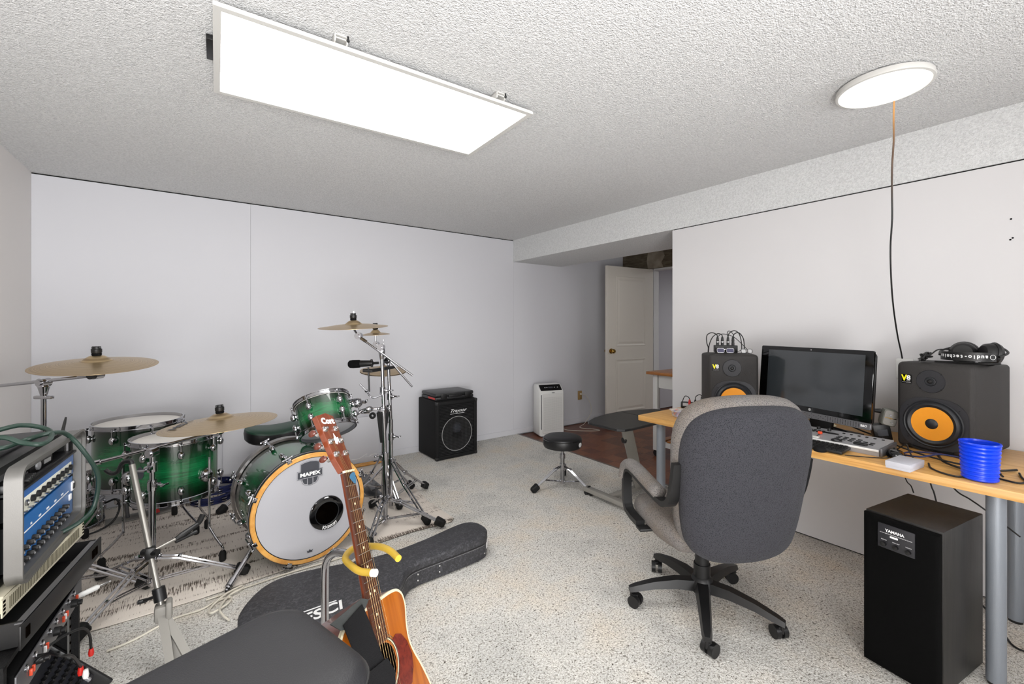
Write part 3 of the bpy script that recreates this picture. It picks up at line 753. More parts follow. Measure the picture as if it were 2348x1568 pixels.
# ------------------------------------------------------------------ stands
def tripod(root, c, hub, low, feet, kr=.011, mat='chrome'):
    """double-strip legs: hub collar at height hub, lower collar at height low, legs to the feet on the floor"""
    c = Vector((c[0], c[1], 0))
    part('leg_collar', MB().rod(c+Vector((0, 0, hub-.02)), c+Vector((0, 0, hub+.025)), .022, 14).rod(c+Vector((0, 0, low-.015)), c+Vector((0, 0, low+.015)), .02, 14).box(c+Vector((.026, 0, hub)), (.02, .012, .03), .004), 'chrome', root)
    for f in feet:
        f = Vector((f[0], f[1], .03)); u = (f-c); u.z = 0; L = u.length; u.normalize(); s = Vector((-u.y, u.x, 0))
        mb = MB()
        top = c+u*.022+Vector((0, 0, hub)); kn = c+u*(L*.28)+Vector((0, 0, hub+(.03-hub)*.12)) if hub < .3 else c+u*(L*.4)+Vector((0, 0, hub*.62))
        for q in (-kr, kr): mb.tube([top+s*q, kn+s*q, f+s*q*.8], [.0062, .0066, .0062], 6)
        mb.box((0, 0, 0), (.02, .03, .014), .003, frame(kn, (f-kn), s))
        leg = part('leg', mb, mat, root)
        mid = kn*.45+f*.55
        b2 = MB()
        for q in (-kr*.8, kr*.8): b2.tube([c+u*.02+Vector((0, 0, low))+s*q, mid+s*q], .0042, 6)
        part('brace', b2, mat, root)
        d = (f-kn).normalized()
        part('rubber_foot', MB().pad(rrect(.042, .05, .012, 3), [(.006, -.035), (0, -.028), (.002, .02), (.012, .032)], frame(f, d, s)), 'rubber', leg)
def clamp(root, p, d=(1, 0, 0), r=.018, name='height_clamp'):
    p = Vector(p); d = Vector(d).normalized()
    return part(name, MB().rod(p-Vector((0, 0, .022)), p+Vector((0, 0, .022)), r, 14).box((0, 0, 0), (.03, .02, .03), .005, frame(p+d*r, d)).rod(p+d*r, p+d*(r+.035), .005, 8).box((0, 0, 0), (.009, .04, .014), .003, frame(p+d*(r+.04), d, (0, 0, 1))), 'chrome', root)
def tilter(root, p, axis, name='tilter'):
    return part(name, MB().rod(Vector(p)-Vector(axis)*.02, Vector(p)+Vector(axis)*.02, .021, 18).rod(Vector(p)-Vector(axis)*.026, Vector(p)+Vector(axis)*.026, .012, 12), 'chrome', root)
side = Vector((.812, -.584, 0)); view = Vector((.584, .812, 0))

# stand of the low ride cymbal
sa = thing('cymbal_stand', 'chrome boom stand carrying the low ride cymbal in front of the floor toms', 'stand', (0, 0, .011))
cA = (-.187, 2.676)
tripod(sa, cA, .165, .06, [(-.404, 2.96), (.175, 2.60), (-.40, 2.44)], .014)
part('base_tube', MB().rod((*cA, .035), (*cA, .50), .0145, 16).rod((*cA, .49), (*cA, .53), .02, 14), 'chrome', sa)
part('upper_tube', MB().rod((*cA, .50), (*cA, .66), .011, 14), 'chrome', sa)
clamp(sa, (*cA, .515), side); clamp(sa, (*cA, .60), -view, .02)
tilter(sa, (*cA, .668), view)
part('boom_arm', MB().rod((-.384, 2.74, .642), (.070, 2.653, .735), .0078, 12).rod((-.40, 2.743, .639), (-.375, 2.738, .644), .011, 10), 'chrome', sa)
tilter(sa, (.072, 2.65, .738), view)
part('cymbal_rod', MB().rod((.075, 2.648, .74), (.084, 2.645, .85), .004, 8), 'chrome', sa)
# stand of the left crash
sb = thing('cymbal_stand', 'chrome boom stand behind the equipment rack carrying the left high cymbal', 'stand', (0, 0, .011))
cB = (-.600, 2.945)
tripod(sb, cB, .17, .06, [(-.218, 2.737), (-.52, 3.30), (-.86, 2.80)], .014)
part('base_tube', MB().rod((*cB, .035), (*cB, .62), .0145, 16), 'chrome', sb)
part('upper_tube', MB().rod((*cB, .60), (*cB, 1.0), .0105, 14), 'chrome', sb)
part('memory_lock', MB().box((0, 0, 0), (.085, .02, .016), .005, T(*cB, .935) @ RZ(R(-36))), 'chrome', sb)
tilter(sb, (*cB, 1.005), view)
part('tilter_socket', MB().lathe([(.012, .945), (.016, .96), (.022, .985), (.014, 1.0)], 14, T(cB[0], cB[1], 0), True), 'chrome', sb)
part('boom_arm', MB().rod((-.93, 3.13, .972), (-.405, 2.83, 1.036), .0078, 12).rod((-.47, 2.868, 1.036), (-.425, 2.842, 1.035), .011, 10), 'chrome', sb)
tilter(sb, (-.400, 2.826, 1.040), view)
part('wing_bolt', MB().rod(Vector((-.400, 2.826, 1.040))-view*.036, Vector((-.400, 2.826, 1.040))-view*.02, .019, 14), 'black', sb)
part('wing_bolt', MB().box((0, 0, 0), (.06, .012, .016), .004, T(-.445, 2.82, 1.050) @ RZ(R(-36)) @ RY(R(14))), 'black', sb)
part('cymbal_rod', MB().rod((-.402, 2.826, 1.05), (-.40, 2.82, 1.16), .004, 8), 'chrome', sb)
# cluster on the right of the bass drum
s1_ = thing('cymbal_stand', 'chrome double-braced stand beside the bass drum carrying the highest cymbal', 'stand', (0, 0, .011))
c1 = (.955, 2.71)
tripod(s1_, c1, .165, .045, [(1.231, 2.487), (.97, 3.02), (.775, 2.475)], .013)
part('base_tube', MB().rod((*c1, .02), (*c1, .45), .0145, 16), 'chrome', s1_)
part('upper_tube', MB().rod((*c1, .43), (.935, 2.72, 1.10), .0115, 14), 'chrome', s1_)
clamp(s1_, (*c1, .443), -side, .02); clamp(s1_, (.94, 2.717, .86), side); clamp(s1_, (.945, 2.715, .74), -view)
part('tilter_socket', MB().lathe([(.011, 1.055), (.014, 1.07), (.022, 1.11), (.018, 1.125)], 14, T(.935, 2.72, 0), True), 'chrome', s1_)
tilter(s1_, (.930, 2.718, 1.135), view)
part('boom_arm', MB().rod((.812, 2.775, 1.200), (1.094, 2.60, .955), .0065, 12).rod((.80, 2.78, 1.21), (.85, 2.755, 1.17), .0095, 10), 'chrome', s1_)
tilter(s1_, (.808, 2.777, 1.208), view)
part('cymbal_rod', MB().tube(spline([(.808, 2.777, 1.21), (.785, 2.765, 1.235), (.77, 2.74, 1.26), (.763, 2.726, 1.36)], 4), .0065, 8), 'chrome', s1_)
part('tom_arm', MB().tube(spline([(.94, 2.71, .747), (.89, 2.71, .75), (.83, 2.755, .742), (.80, 2.765, .722), (.775, 2.775, .72)], 5), .0085, 10).ball((.86, 2.735, .748), .02, 12, None, (1.4, 1, .9)), 'chrome', s1_)
part('accessory_rod', MB().tube(spline([(.935, 2.705, .835), (.89, 2.715, .82), (.865, 2.73, .828), (.85, 2.74, .855), (.812, 2.765, .905)], 5), .005, 8).ball((.845, 2.742, .863), .011, 8), 'chrome', s1_)
s2_ = thing('cymbal_stand', 'taller-legged chrome stand behind the first, carrying the small splash cymbal', 'stand', (0, 0, .011))
c2 = (1.075, 2.94)
tripod(s2_, c2, .325, .07, [(1.175, 2.572), (1.42, 3.13), (.78, 3.10)], .012)
part('base_tube', MB().rod((*c2, .02), (*c2, .62), .0145, 16), 'chrome', s2_)
part('upper_tube', MB().rod((*c2, .60), (1.06, 2.95, 1.02), .0115, 14), 'chrome', s2_)
clamp(s2_, (*c2, .50), side, .02); clamp(s2_, (1.068, 2.945, .78), side); clamp(s2_, (1.065, 2.947, .70), -view)
tilter(s2_, (1.055, 2.945, 1.03), view)
part('boom_arm', MB().rod((1.002, 3.03, 1.135), (1.19, 2.84, .85), .0065, 12), 'chrome', s2_)
tilter(s2_, (1.002, 3.03, 1.14), view)
part('cymbal_rod', MB().tube([(1.0, 3.03, 1.14), (.998, 3.03, 1.17), (.998, 3.03, 1.27)], [.008, .006, .004], 8), 'chrome', s2_)
part('side_bracket', MB().prism([(-.03, 0), (.035, .03), (.05, .0), (.035, -.10), (.015, -.20), (-.005, -.20)], -.012, .012, frame((.985, 2.87, .69), -view, side)).lathe([(.008, -.006), (.022, -.006), (.022, .006), (.008, .006)], 16, frame((.935, 2.90, .67), -view), True), 'black', s2_, 'black angled bracket between the poles')
hh = thing('hi_hat_stand', 'chrome hi-hat stand with grey pedal behind the two cymbal stands', 'stand', (0, 0, .011))
c3 = (1.098, 3.155)
tripod(hh, c3, .30, .08, [(1.33, 3.20), (.92, 3.28), (1.12, 2.90)], .010)
part('base_tube', MB().rod((*c3, .03), (*c3, .55), .0135, 16), 'chrome', hh)
part('upper_tube', MB().rod((*c3, .54), (*c3, .915), .010, 14), 'chrome', hh)
clamp(hh, (*c3, .56), side)
part('cymbal_seat', MB().lathe([(0, .895), (.012, .895), (.022, .91), (.022, .925), (.008, .93), (0, .93)], 16, T(*c3, 0)), 'black', hh)
part('pull_rod', MB().rod((*c3, .9), (*c3, 1.17), .003, 8), 'chrome', hh)
part('clutch', MB().rod((*c3, .975), (*c3, 1.02), .010, 12).rod((*c3, 1.0), (1.12, 3.13, 1.0), .004, 6), 'chrome', hh)
part('foot_pedal', MB().prism([(-.045, 0), (.045, 0), (.04, .27), (-.04, .27)], -.006, .006, T(1.075, 3.22, .05) @ RZ(R(8)) @ RX(R(7)), .002).box((1.06, 3.36, .006), (.10, .34, .012), .003), 'silver_dark', hh, 'grey foot pedal')
for x in (1.055, 1.14): part('pedal_frame', MB().box((x, 3.19, .06), (.012, .02, .1), .003), 'silver_dark', hh)
mc = thing('microphone', 'black drum microphone on its clip above the rack tom', 'microphone', M=frame((.866, 2.765, 1.044), Vector((-.106, .076, -.006)), (0, 0, 1)))
part('body', MB().lathe([(0, -.03), (.015, -.028), (.019, -.01), (.021, .03), (.022, .05), (.020, .052)], 20), 'black', mc)
part('grille', MB().lathe([(.0215, .05), (.025, .058), (.026, .10), (.024, .118), (.016, .127), (0, .129)], 20), 'foam', mc)
part('mount', MB().box((0, 0, -.02), (.05, .02, .012), .004).rod((0, 0, -.03), (0, 0, -.065), .008, 8), 'black', mc)
pb = thing('percussion_holder', 'black clamp bar with a hanging rod below the drum microphone', 'holder', (0, 0, 0))
part('bar', MB().tube([(.835, 2.775, 1.0), (.875, 2.745, .998), (1.05, 2.62+.28, .995), (1.09, 2.92, .995)], [.010, .012, .012, .010], 10), 'black', pb)
part('hanging_rod', MB().rod((.862, 2.758, 1.02), (.868, 2.755, .865), .0055, 8), 'black', pb)

# drummer's throne
th = thing('drum_throne', 'drum throne with dark green saddle seat behind the bass drum', 'stool', (.45, 3.72, 0))
def saddle(x, y, z):
    # saddle outline: two lobes; dips in the middle
    return (x, y, z+(.018*abs(x/.2)**2-.012*cos(x*9)))
seat_o = [(.205*cos(t)*(1.05-.12*cos(2*t)), .17*sin(t)*(1+.12*cos(2*t))) for t in [2*pi*k/40 for k in range(40)]]
part('seat_side', MB().pad(seat_o, [(.015, 0), (0, .012), (-.004, .05), (.0, .075)]).deform(saddle), 'vinyl_black', th, 'black seat side', M=T(0, 0, .42))
part('seat_top', MB().pad(seat_o, [(.0, .073), (.004, .088), (.018, .099), (.05, .107), (.10, .11)], None, True).deform(saddle), 'vinyl_green', th, 'dark green seat top', M=T(0, 0, .42))
tripod(th, (0, 0), .22, .06, [(-.335, -.18), (.30, -.2), (.02, .30)])
for o in th.children:
    pass
part('post', MB().rod((0, 0, .04), (0, 0, .42), .014, 14), 'chrome', th)

# tambourines, foot pedal
for k, (x, y, z, lab) in enumerate(((.065, 3.86, .012, 'navy half-moon tambourine lying on the rug, lower of the two stacked'), (.10, 3.90, .066, 'navy half-moon tambourine with round mark, upper of the two stacked'))):
    tb = thing('tambourine', lab, 'tambourine', (x, y, z), (0, 0, R(4+8*k)), 'stacked tambourines')
    part('frame', MB().lathe([(.118, 0), (.130, 0), (.130, .012), (.118, .012)], 40, None, True).lathe([(.118, .038), (.130, .038), (.130, .05), (.118, .05)], 40, None, True).lathe([(.118, .0), (.120, .0), (.120, .05), (.118, .05)], 40, None, True), 'navy', tb)
    for q in range(10):
        a = 2*pi*q/10+.2
        part('jingle', MB().lathe([(0, .012), (.018, .012), (.0185, .0155), (.006, .018), (0, .018)], 12).lathe([(0, .026), (.006, .026), (.0185, .0285), (.018, .032), (0, .032)], 12), 'nickel', tb, M=T(.131*cos(a), .131*sin(a), .003))
pd = thing('bass_pedal', 'grey drum pedal with a red cam standing on the rug behind the floor toms', 'pedal', (-.36, 3.80, .011), (0, 0, R(8)))
part('base_plate', MB().box((.03, 0, .004), (.34, .12, .008), .003), 'table_grey', pd)
part('frame', MB().tube(spline([(-.03, 0, .008), (-.035, 0, .10), (-.015, 0, .17), (.03, 0, .17), (.05, 0, .10), (.05, 0, .008)], 5), .011, 10), 'silver_dark', pd)
part('footboard', MB().box((.0, 0, 0), (.22, .085, .01), .003, T(.10, 0, .05) @ RY(R(8))), 'black', pd)
part('red_cam', MB().prism([(-.02, 0), (.02, 0), (.01, .035), (-.005, .035)], -.015, .015, T(.11, -.06, .02) @ RX(R(90))), 'red', pd)
part('beater_rod', MB().rod((.01, 0, .09), (-.08, 0, .13), .005, 8).rod((-.08, -.02, .13), (-.08, .02, .13), .018, 12), 'chrome', pd)

# grey microphone stand in front, boom swung down
ms = thing('microphone_stand', 'grey folding microphone stand leaning in front of the ride cymbal stand, boom swung down', 'stand', (0, 0, 0))
b0 = Vector((-.120, 2.13, .20)); t0 = Vector((-.222, 2.282, .732))
part('pole', MB().rod(b0, t0, .0105, 12), 'pole_grey', ms, 'thin grey pole')
part('hook_arm', MB().tube(spline([t0, t0+Vector((-.006, .006, .012)), t0+Vector((-.03, .02, .006)), t0+Vector((-.045, .03, -.028)), t0+Vector((-.065, .045, -.036)), t0+Vector((-.085, .058, -.022))], 5), [.0095]*8+[.0080]*18, 10), 'black', ms, 'bent black tipped end')
part('leg_housing', MB().box(b0+Vector((.0, 0, -.012)), (.046, .05, .06), .01).box(b0+Vector((.022, -.015, .0)), (.02, .05, .07), .008), 'table_grey', ms)
part('lock_collar', MB().rod(b0+Vector((-.004, .006, .03)), b0+Vector((-.012, .018, .075)), .021, 14).rod(b0+Vector((-.01, .01, .05)), b0+Vector((-.06, .03, .035)), .006, 8).box(b0+Vector((-.06, .03, .035)), (.03, .012, .014), .003), 'black', ms)
for f in ((-.078, 1.93), (-.015, 1.965), (-.055, 2.0)):
    f = Vector((f[0], f[1], .018)); d = f-b0
    lg = part('leg', MB().tube([b0+Vector((0, 0, -.012)), b0+d*.5, f], [.020, .019, .016], 4), 'table_grey', ms)
    part('rubber_foot', MB().ball(f, .018, 10), 'rubber', lg)
jm = b0+(t0-b0)*.38
part('boom_clamp', MB().rod(jm-side*.03, jm+side*.03, .013, 12).box(jm, (.032, .032, .046), .006), 'black', ms)
be = jm+Vector((.075, .045, .012))
part('boom_arm', MB().rod(jm, be, .006, 10), 'pole_grey', ms)
part('boom_grip', MB().tube([be, be+Vector((.02, .012, .006)), be+Vector((.075, .05, .024))], [.007, .012, .009], 10).tube([be+Vector((0, .008, -.012)), be+Vector((.07, .042, -.004))], [.009, .008], 10), 'black', ms)
part('microphone_clip', MB().tube([be+Vector((.075, .05, .024)), be+Vector((.082, .056, .034)), be+Vector((.092, .064, .056))], [.009, .011, .011], 10), 'rubber', ms)
# ================================================================== guitar, its stand, case, bench
GM = Matrix(((.766, -.087, .637, .340), (.614, .393, -.685, 1.264), (-.191, .915, .355, .870), (0, 0, 0, 1)))
g = thing('acoustic_guitar', 'amber acoustic guitar with dark pickguard leaning back on its stand', 'guitar', M=GM)
def gsym(half): return [(x, y) for x, y in half] + [(-x, y) for x, y in reversed(half)]
gh = [(0, -.865), (.07, -.862), (.135, -.842), (.178, -.80), (.198, -.74), (.199, -.68), (.187, -.62), (.163, -.56), (.138, -.51), (.129, -.475), (.133, -.44), (.143, -.41), (.146, -.39), (.140, -.365), (.118, -.347), (.085, -.341), (.04, -.340)]
gout = [tuple(p[:2]) for p in spline([(x, y, 0) for x, y in gh] + [(-x, y, 0) for x, y in reversed(gh[1:])], 4, True)]
TOP = -.006
part('body', MB().prism(gout, -.112, TOP-.002), 'mahogany_dark', g, 'dark red brown mahogany sides and back', smooth=40)
part('soundboard', MB().pad(gout, [(.002, TOP-.004), (.002, TOP)]), 'spruce', g, 'amber spruce top', smooth=40)
part('binding', MB().pad(gout, [(-.0008, TOP-.008), (-.0008, TOP+.0002), (.0035, TOP+.0004)]), 'bone', g, 'ivory binding', smooth=40)
part('binding_line', MB().pad(gout, [(.0035, TOP+.0002), (.0035, TOP+.0008), (.0062, TOP+.0009), (.0062, TOP+.0002)]), 'black', g, smooth=40) if False else None
part('soundboard_face', MB().pad(gout, [(.0062, TOP), (.0062, TOP+.0009)]), 'spruce', g, smooth=40)
HC = (0, -.487); FT = TOP+.0009
part('soundhole', MB().lathe([(0, 0), (.050, 0), (.050, .0004), (0, .0004)], 48), 'dark_hole', g, 'dark soundhole', M=T(HC[0], HC[1], FT))
ros = part('rosette', MB().lathe([(.0495, 0), (.0515, .0008), (.053, .0008), (.053, 0)], 48, None, True), 'spruce', g, M=T(HC[0], HC[1], FT), smooth=0)
part('rosette_ring', MB().lathe([(.056, 0), (.056, .0006), (.0635, .0006), (.0635, 0)], 48, None, True), 'hoop_dark', g, M=T(HC[0], HC[1], FT), smooth=0)
part('rosette_ring', MB().lathe([(.0575, 0), (.0575, .0009), (.060, .0009), (.060, 0)], 48, None, True), 'bone', g, M=T(HC[0], HC[1], FT), smooth=0)
part('rosette_ring', MB().lathe([(.067, 0), (.067, .0006), (.0685, .0006), (.0685, 0)], 48, None, True), 'hoop_dark', g, M=T(HC[0], HC[1], FT), smooth=0)
pg = [(.064*cos(R(a)), -.487+.064*sin(R(a))) for a in range(38, -92, -13)]
pgo = pg + [(.02, -.575), (.06, -.585), (.098, -.572), (.118, -.545), (.124, -.515), (.112, -.478), (.092, -.452), (.068, -.442)]
part('pickguard', MB().prism(pgo, FT, FT+.0016), 'pickguard', g, 'tortoise red pickguard', smooth=0)
# neck, heel, fretboard, headstock
fp = lambda k: -.648*(1-2**(-k/12))
nk = MB()
for s in range(1):
    prof = []
    for k in range(9):
        a = pi + pi*k/8; prof.append((cos(a), sin(a)))
    v = []; f = []
    stn = [(0.0, .0215, .017), (-.2, .0245, .019), (-.315, .0265, .021), (-.335, .027, .04), (-.345, .0275, .09)]
    for (y, hw, th_) in stn:
        for (cx, cz) in prof: v.append((cx*hw, y, TOP+.001+cz*th_))
    n_ = len(prof)
    for i in range(len(stn)-1):
        for k in range(n_-1): f.append((i*n_+k, i*n_+k+1, (i+1)*n_+k+1, (i+1)*n_+k))
        f.append((i*n_+n_-1, i*n_, (i+1)*n_, (i+1)*n_+n_-1))
    f.append(tuple(range(n_))); f.append(tuple(reversed(range(4*n_, 5*n_))))
    nk.add(v, f)
part('neck', nk, 'mahogany', g, 'mahogany neck')
fb = MB(); y1 = -.435
hw0, hw1 = .0215, .0285
fb.add([(-hw0, 0, TOP), (hw0, 0, TOP), (hw1, y1, TOP), (-hw1, y1, TOP), (-hw0, 0, .0), (hw0, 0, 0), (hw1, y1, 0), (-hw1, y1, 0)], [(0,3,2,1)[::-1], (4,5,6,7)[::-1], (0,1,5,4), (1,2,6,5), (2,3,7,6), (3,0,4,7)])
part('fretboard', fb, 'rosewood', g, 'dark rosewood fretboard', smooth=0)
for k in range(1, 21):
    y = fp(k)
    if y < y1: break
    hw = hw0+(hw1-hw0)*y/y1
    part('fret', MB().rod((-hw, y, .0004), (hw, y, .0004), .0011, 6), 'nickel', g)
for k, xs in ((3, (0,)), (5, (0,)), (7, (0,)), (9, (0,)), (12, (-.010, .010)), (15, (0,)), (17, (0,))):
    y = (fp(k)+fp(k-1))/2
    for x in xs: part('inlay_dot', MB().prism(ellipse(.0032, .0032, 14, x, y), 0, .0005), 'bone', g, smooth=0)
part('nut', MB().box((0, .003, .0005), (.045, .006, .008), .001), 'bone', g)
HM = T(0, .006, -.002) @ RX(R(-13))
hs = [(-.0225, 0), (.0225, 0), (.030, .03), (.033, .05), (.037, .175), (.018, .182), (.008, .186), (.0, .184), (-.037, .176), (-.033, .05), (-.030, .03)]
head = part('headstock', MB().prism(hs, -.017, 0, None, .0008), 'mahogany', g, 'mahogany headstock', M=HM, smooth=20)
text('Cort', .026, 'white_print', head, T(.002, .158, .0006), bold=.0012, sx=1.05)
part('logo_ornament', MB().prism([(.004, .082), (.009, .09), (.02, .091), (.014, .097), (.018, .105), (.010, .103), (.004, .118), (.0, .104), (-.006, .098), (-.001, .094), (-.004, .086)], 0, .0006), 'white_print', head, smooth=0)
POST = MB().lathe([(0, .012), (.0038, .011), (.0042, .004), (.0085, .0035), (.0095, 0), (.0095, -.001)], 14).rod((0, 0, -.016), (0, 0, -.03), .009, 10).mesh('tuner', MAT['nickel'], 40)
BUT = MB().ball((0, 0, 0), .0125, 14, None, (.75, .45, 1.0)).mesh('tuner_button', MAT['mahogany_dark'], 40)
pts = []
for s in (-1, 1):
    for k in range(3):
        y = .052+.040*k; x = s*(.021+.001*k)
        t_ = part('tuner', POST, None, g, M=HM @ T(x, y, 0))
        part('tuner_shaft', MB().rod((0, 0, -.022), (s*.022, 0, -.022), .003, 8), 'nickel', t_)
        part('tuner_button', BUT, None, t_, M=T(s*.029, 0, -.022) @ RZ(R(90)))
        pts.append((s, k, HM @ Vector((x, y, .006))))
for i in range(6):
    s = -1 if i < 3 else 1; k = i if i < 3 else 5-i
    tp = [p for (a, b, p) in pts if a == s and b == k][0]
    xn = -.018+.0072*i; xb = -.027+.0108*i
    part('string', MB().tube([tp, (xn, .003, .0052), (xb, -.648, .0105)], [.00055]*3 if i < 3 else [.00035]*3, 5), 'strings', g)
part('bridge', MB().prism([(-.075, -.665), (-.03, -.672), (.03, -.672), (.075, -.665), (.075, -.648), (-.075, -.648)], FT, FT+.009, None, .002), 'rosewood', g)
part('saddle', MB().box((0, -.652, FT+.010), (.07, .003, .006)), 'bone', g)
for (x, y, r, m, nm) in ((-.095, -.402, .017, None, 'green'), (-.118, -.404, .008, None, 'dark'), (-.123, -.430, .0185, None, 'dark'), (-.104, -.455, .018, None, 'dark')):
    mt = plain('sticker_'+nm, '#9aa826' if nm == 'green' else '#4f4630', .4, var=.6)
    st = part('sticker', MB().prism(ellipse(r, r*.98, 22, x, y), FT, FT+.0006), mt, g, 'round yellow green sticker' if nm == 'green' else 'dark round sticker', smooth=0)
    if nm == 'dark' and r > .01: part('sticker_ring', MB().tube([(x+.8*r*cos(t), y+.8*r*sin(t), FT+.0007) for t in [2*pi*q/20 for q in range(20)]], .0007, 4, True), 'bone', st)
solo('guitar_pick', MB().prism([tuple(p[:2]) for p in spline([(0, -.016, 0), (.013, .006, 0), (.010, .014, 0), (0, .016, 0), (-.010, .014, 0), (-.013, .006, 0)], 5, True)], 0, .0012), 'pick_blue', 'blue plectrum tucked under the strings below the nut', 'plectrum', M=GM @ T(.006, -.020, .0065) @ RZ(R(20)) @ RX(R(3)))
# strap draped over the soundboard
sm = GM
stp = thing('guitar_strap', 'black webbing strap with grey leather end hanging across the guitar', 'strap', M=GM)
def ribbon(cs, w, th_):
    v = []; f = []
    for (a, b) in cs:
        v += [a, b, (a[0], a[1], a[2]+th_), (b[0], b[1], b[2]+th_)]
    for i in range(len(cs)-1):
        o = i*4; q = o+4
        f += [(o, o+1, q+1, q), (o+2, q+2, q+3, o+3), (o, q, q+2, o+2), (o+1, o+3, q+3, q+1)]
    f += [(0, 2, 3, 1), (len(v)-4, len(v)-3, len(v)-1, len(v)-2)]
    return MB().add(v, f)
part('webbing', ribbon([((-.136, -.337, .004), (-.060, -.322, .006)), ((-.125, -.39, .008), (-.052, -.36, .010)), ((-.114, -.43, .010), (-.036, -.43, .013)), ((-.104, -.46, .012), (-.026, -.468, .014)), ((-.086, -.485, .016), (-.012, -.505, .018)), ((-.082, -.53, .014), (-.014, -.56, .015)), ((-.07, -.62, .012), (-.01, -.66, .012)), ((-.03, -.80, .008), (.03, -.80, .008)), ((-.02, -.88, -.02), (.03, -.88, -.02))], 0, .0022), 'strap', stp, 'black webbing', smooth=60)
part('webbing_fold', ribbon([((-.112, -.455, .016), (-.02, -.462, .018)), ((-.094, -.50, .018), (-.002, -.50, .02)), ((-.080, -.525, .016), (-.01, -.53, .018))], 0, .0022), 'strap', stp, smooth=60)
part('leather_end', ribbon([((-.158, -.323, -.012), (-.045, -.312, -.004)), ((-.142, -.345, .0), (-.030, -.322, .004)), ((-.120, -.352, .003), (-.052, -.335, .006))], 0, .003), 'leather', stp, 'grey leather end', smooth=60)

gs = thing('guitar_stand', 'chrome tubular guitar stand with a yellow rubber neck yoke', 'stand', (0, 0, 0))
part('upright_tube', MB().tube(spline([(.315, 1.437, .05), (.315, 1.437, .30), (.315, 1.437, .50), (.318, 1.425, .555), (.328, 1.385, .592), (.340, 1.335, .613), (.352, 1.275, .625)], 6), .0115, 14), 'chrome', gs)
part('base_tube', MB().tube(spline([(.12, 1.02, .035), (.13, 1.12, .035), (.20, 1.38, .035), (.315, 1.437, .05), (.48, 1.38, .035), (.66, 1.20, .035), (.70, 1.10, .035)], 6), .0115, 12), 'chrome', gs)
part('cross_tube', MB().tube(spline([(.315, 1.437, .14), (.40, 1.2, .115), (.415, 1.02, .085), (.42, .94, .06)], 6), .0115, 12), 'chrome', gs)
part('lower_rest', MB().tube(spline([(.30, .90, .11), (.33, .93, .055), (.42, .985, .055), (.50, 1.0, .055), (.545, 1.0, .11)], 6), .011, 12), 'yellow_rubber', gs, 'yellow rubber covered rest')
yk = part('neck_yoke', MB().tube(spline([(.417, 1.085, .680), (.413, 1.135, .680), (.404, 1.195, .669), (.375, 1.262, .650), (.345, 1.262, .648), (.318, 1.215, .655), (.322, 1.175, .652), (.334, 1.135, .651), (.356, 1.100, .656)], 8), .0088, 14), 'yellow_rubber', gs, 'yellow rubber covered yoke')
part('end_cap', MB().rod((.3535, 1.103, .6555), (.361, 1.092, .658), .0092, 14), 'white', yk, 'white end cap')
part('rubber_foot', MB().rod((.118, 1.00, .018), (.118, 1.03, .018), .017, 12), 'rubber', gs); part('rubber_foot', MB().rod((.70, 1.08, .018), (.70, 1.11, .018), .017, 12), 'rubber', gs)

# hard case lying on the carpet
co = [(1.30, 2.055), (1.25, 2.018), (1.05, 2.003), (.87, 1.996), (.80, 1.968), (.745, 1.895), (.70, 1.85), (.62, 1.83), (.52, 1.845), (.42, 1.825), (.30, 1.80), (.19, 1.84), (.13, 1.94), (.122, 2.04), (.155, 2.125), (.22, 2.207), (.30, 2.245), (.43, 2.237), (.56, 2.205), (.70, 2.178), (.82, 2.172), (1.0, 2.195), (1.2, 2.238), (1.285, 2.235), (1.325, 2.19), (1.332, 2.11)]
co = [tuple(p[:2]) for p in spline([(x, y, 0) for x, y in co], 4, True)]
gc = thing('guitar_case', 'black textured hard guitar case lying on the carpet between the drum rug and the guitar', 'case', (0, 0, 0))
part('case_body', MB().pad(co, [(.008, .002), (0, .010), (0, .083)]), 'case', gc, smooth=30)
part('lid', MB().pad(co, [(.001, .0845), (-.002, .088), (-.002, .112), (.004, .121), (.014, .125)]), 'case', gc, smooth=30)
part('edge_piping', MB().tube([(x, y, .085) for x, y in co], .0035, 6, True), 'black', gc)
CMt = Matrix(((1, 0, 0, .44), (0, 1, 0, 1.866), (0, 0, 1, .1255), (0, 0, 0, 1)))
text('ESCl', .085, 'white_print', gc, Matrix.Translation((.395, 1.868, .1254)) @ RZ(R(4)), shear=.25, bold=.002)
part('lettering_bar', MB().box((.37, 1.915, .1256), (.19, .006, .0008)), 'white_print', gc, smooth=0)
for (x, y, z) in ((.985, 1.9995, .065), (.985, 1.9995, .035), (.865, 1.994, .065), (.865, 1.994, .035), (1.27, 2.028, .03)):
    part('rivet', MB().ball((x, y, z), .006, 10), 'nickel', gc)
part('brand_tag', MB().box((0, 0, 0), (.03, .002, .045), M=T(1.30, 2.052, .062) @ RZ(R(42))), 'white_print', gc, 'small white label')
part('stitching', MB().tube([(x-.004 if x > 1.25 else x, y-.0008, .077) for x, y in co], .0008, 4, True), 'grey_print', gc)

# padded bench in the foreground
bn = thing('padded_bench', 'black padded vinyl bench in the foreground', 'bench', (-.093, .851, 0), (0, 0, R(17.6)))
bo = rrect(.67, .35, .085, 8)
part('cushion_top', MB().pad(bo, [(.006, .60), (0, .612), (-.002, .628), (.002, .642), (.010, .652), (.026, .658), (.06, .661), (.12, .662)], None, True), 'vinyl', bn, 'black vinyl cushion', smooth=60)
part('seam_piping', MB().tube([(x*1.004, y*1.006, .632) for x, y in bo], .0032, 6, True), 'vinyl_black', bn)
part('cushion_side', MB().pad(bo, [(.012, .54), (.004, .548), (.003, .60)]), 'vinyl', bn, smooth=60)
for sx in (-1, 1):
    for sy in (-1, 1):
        part('leg', MB().tube([(sx*.26, sy*.12, .54), (sx*.29, sy*.14, .0)], [.014, .012], 10), 'black', bn)

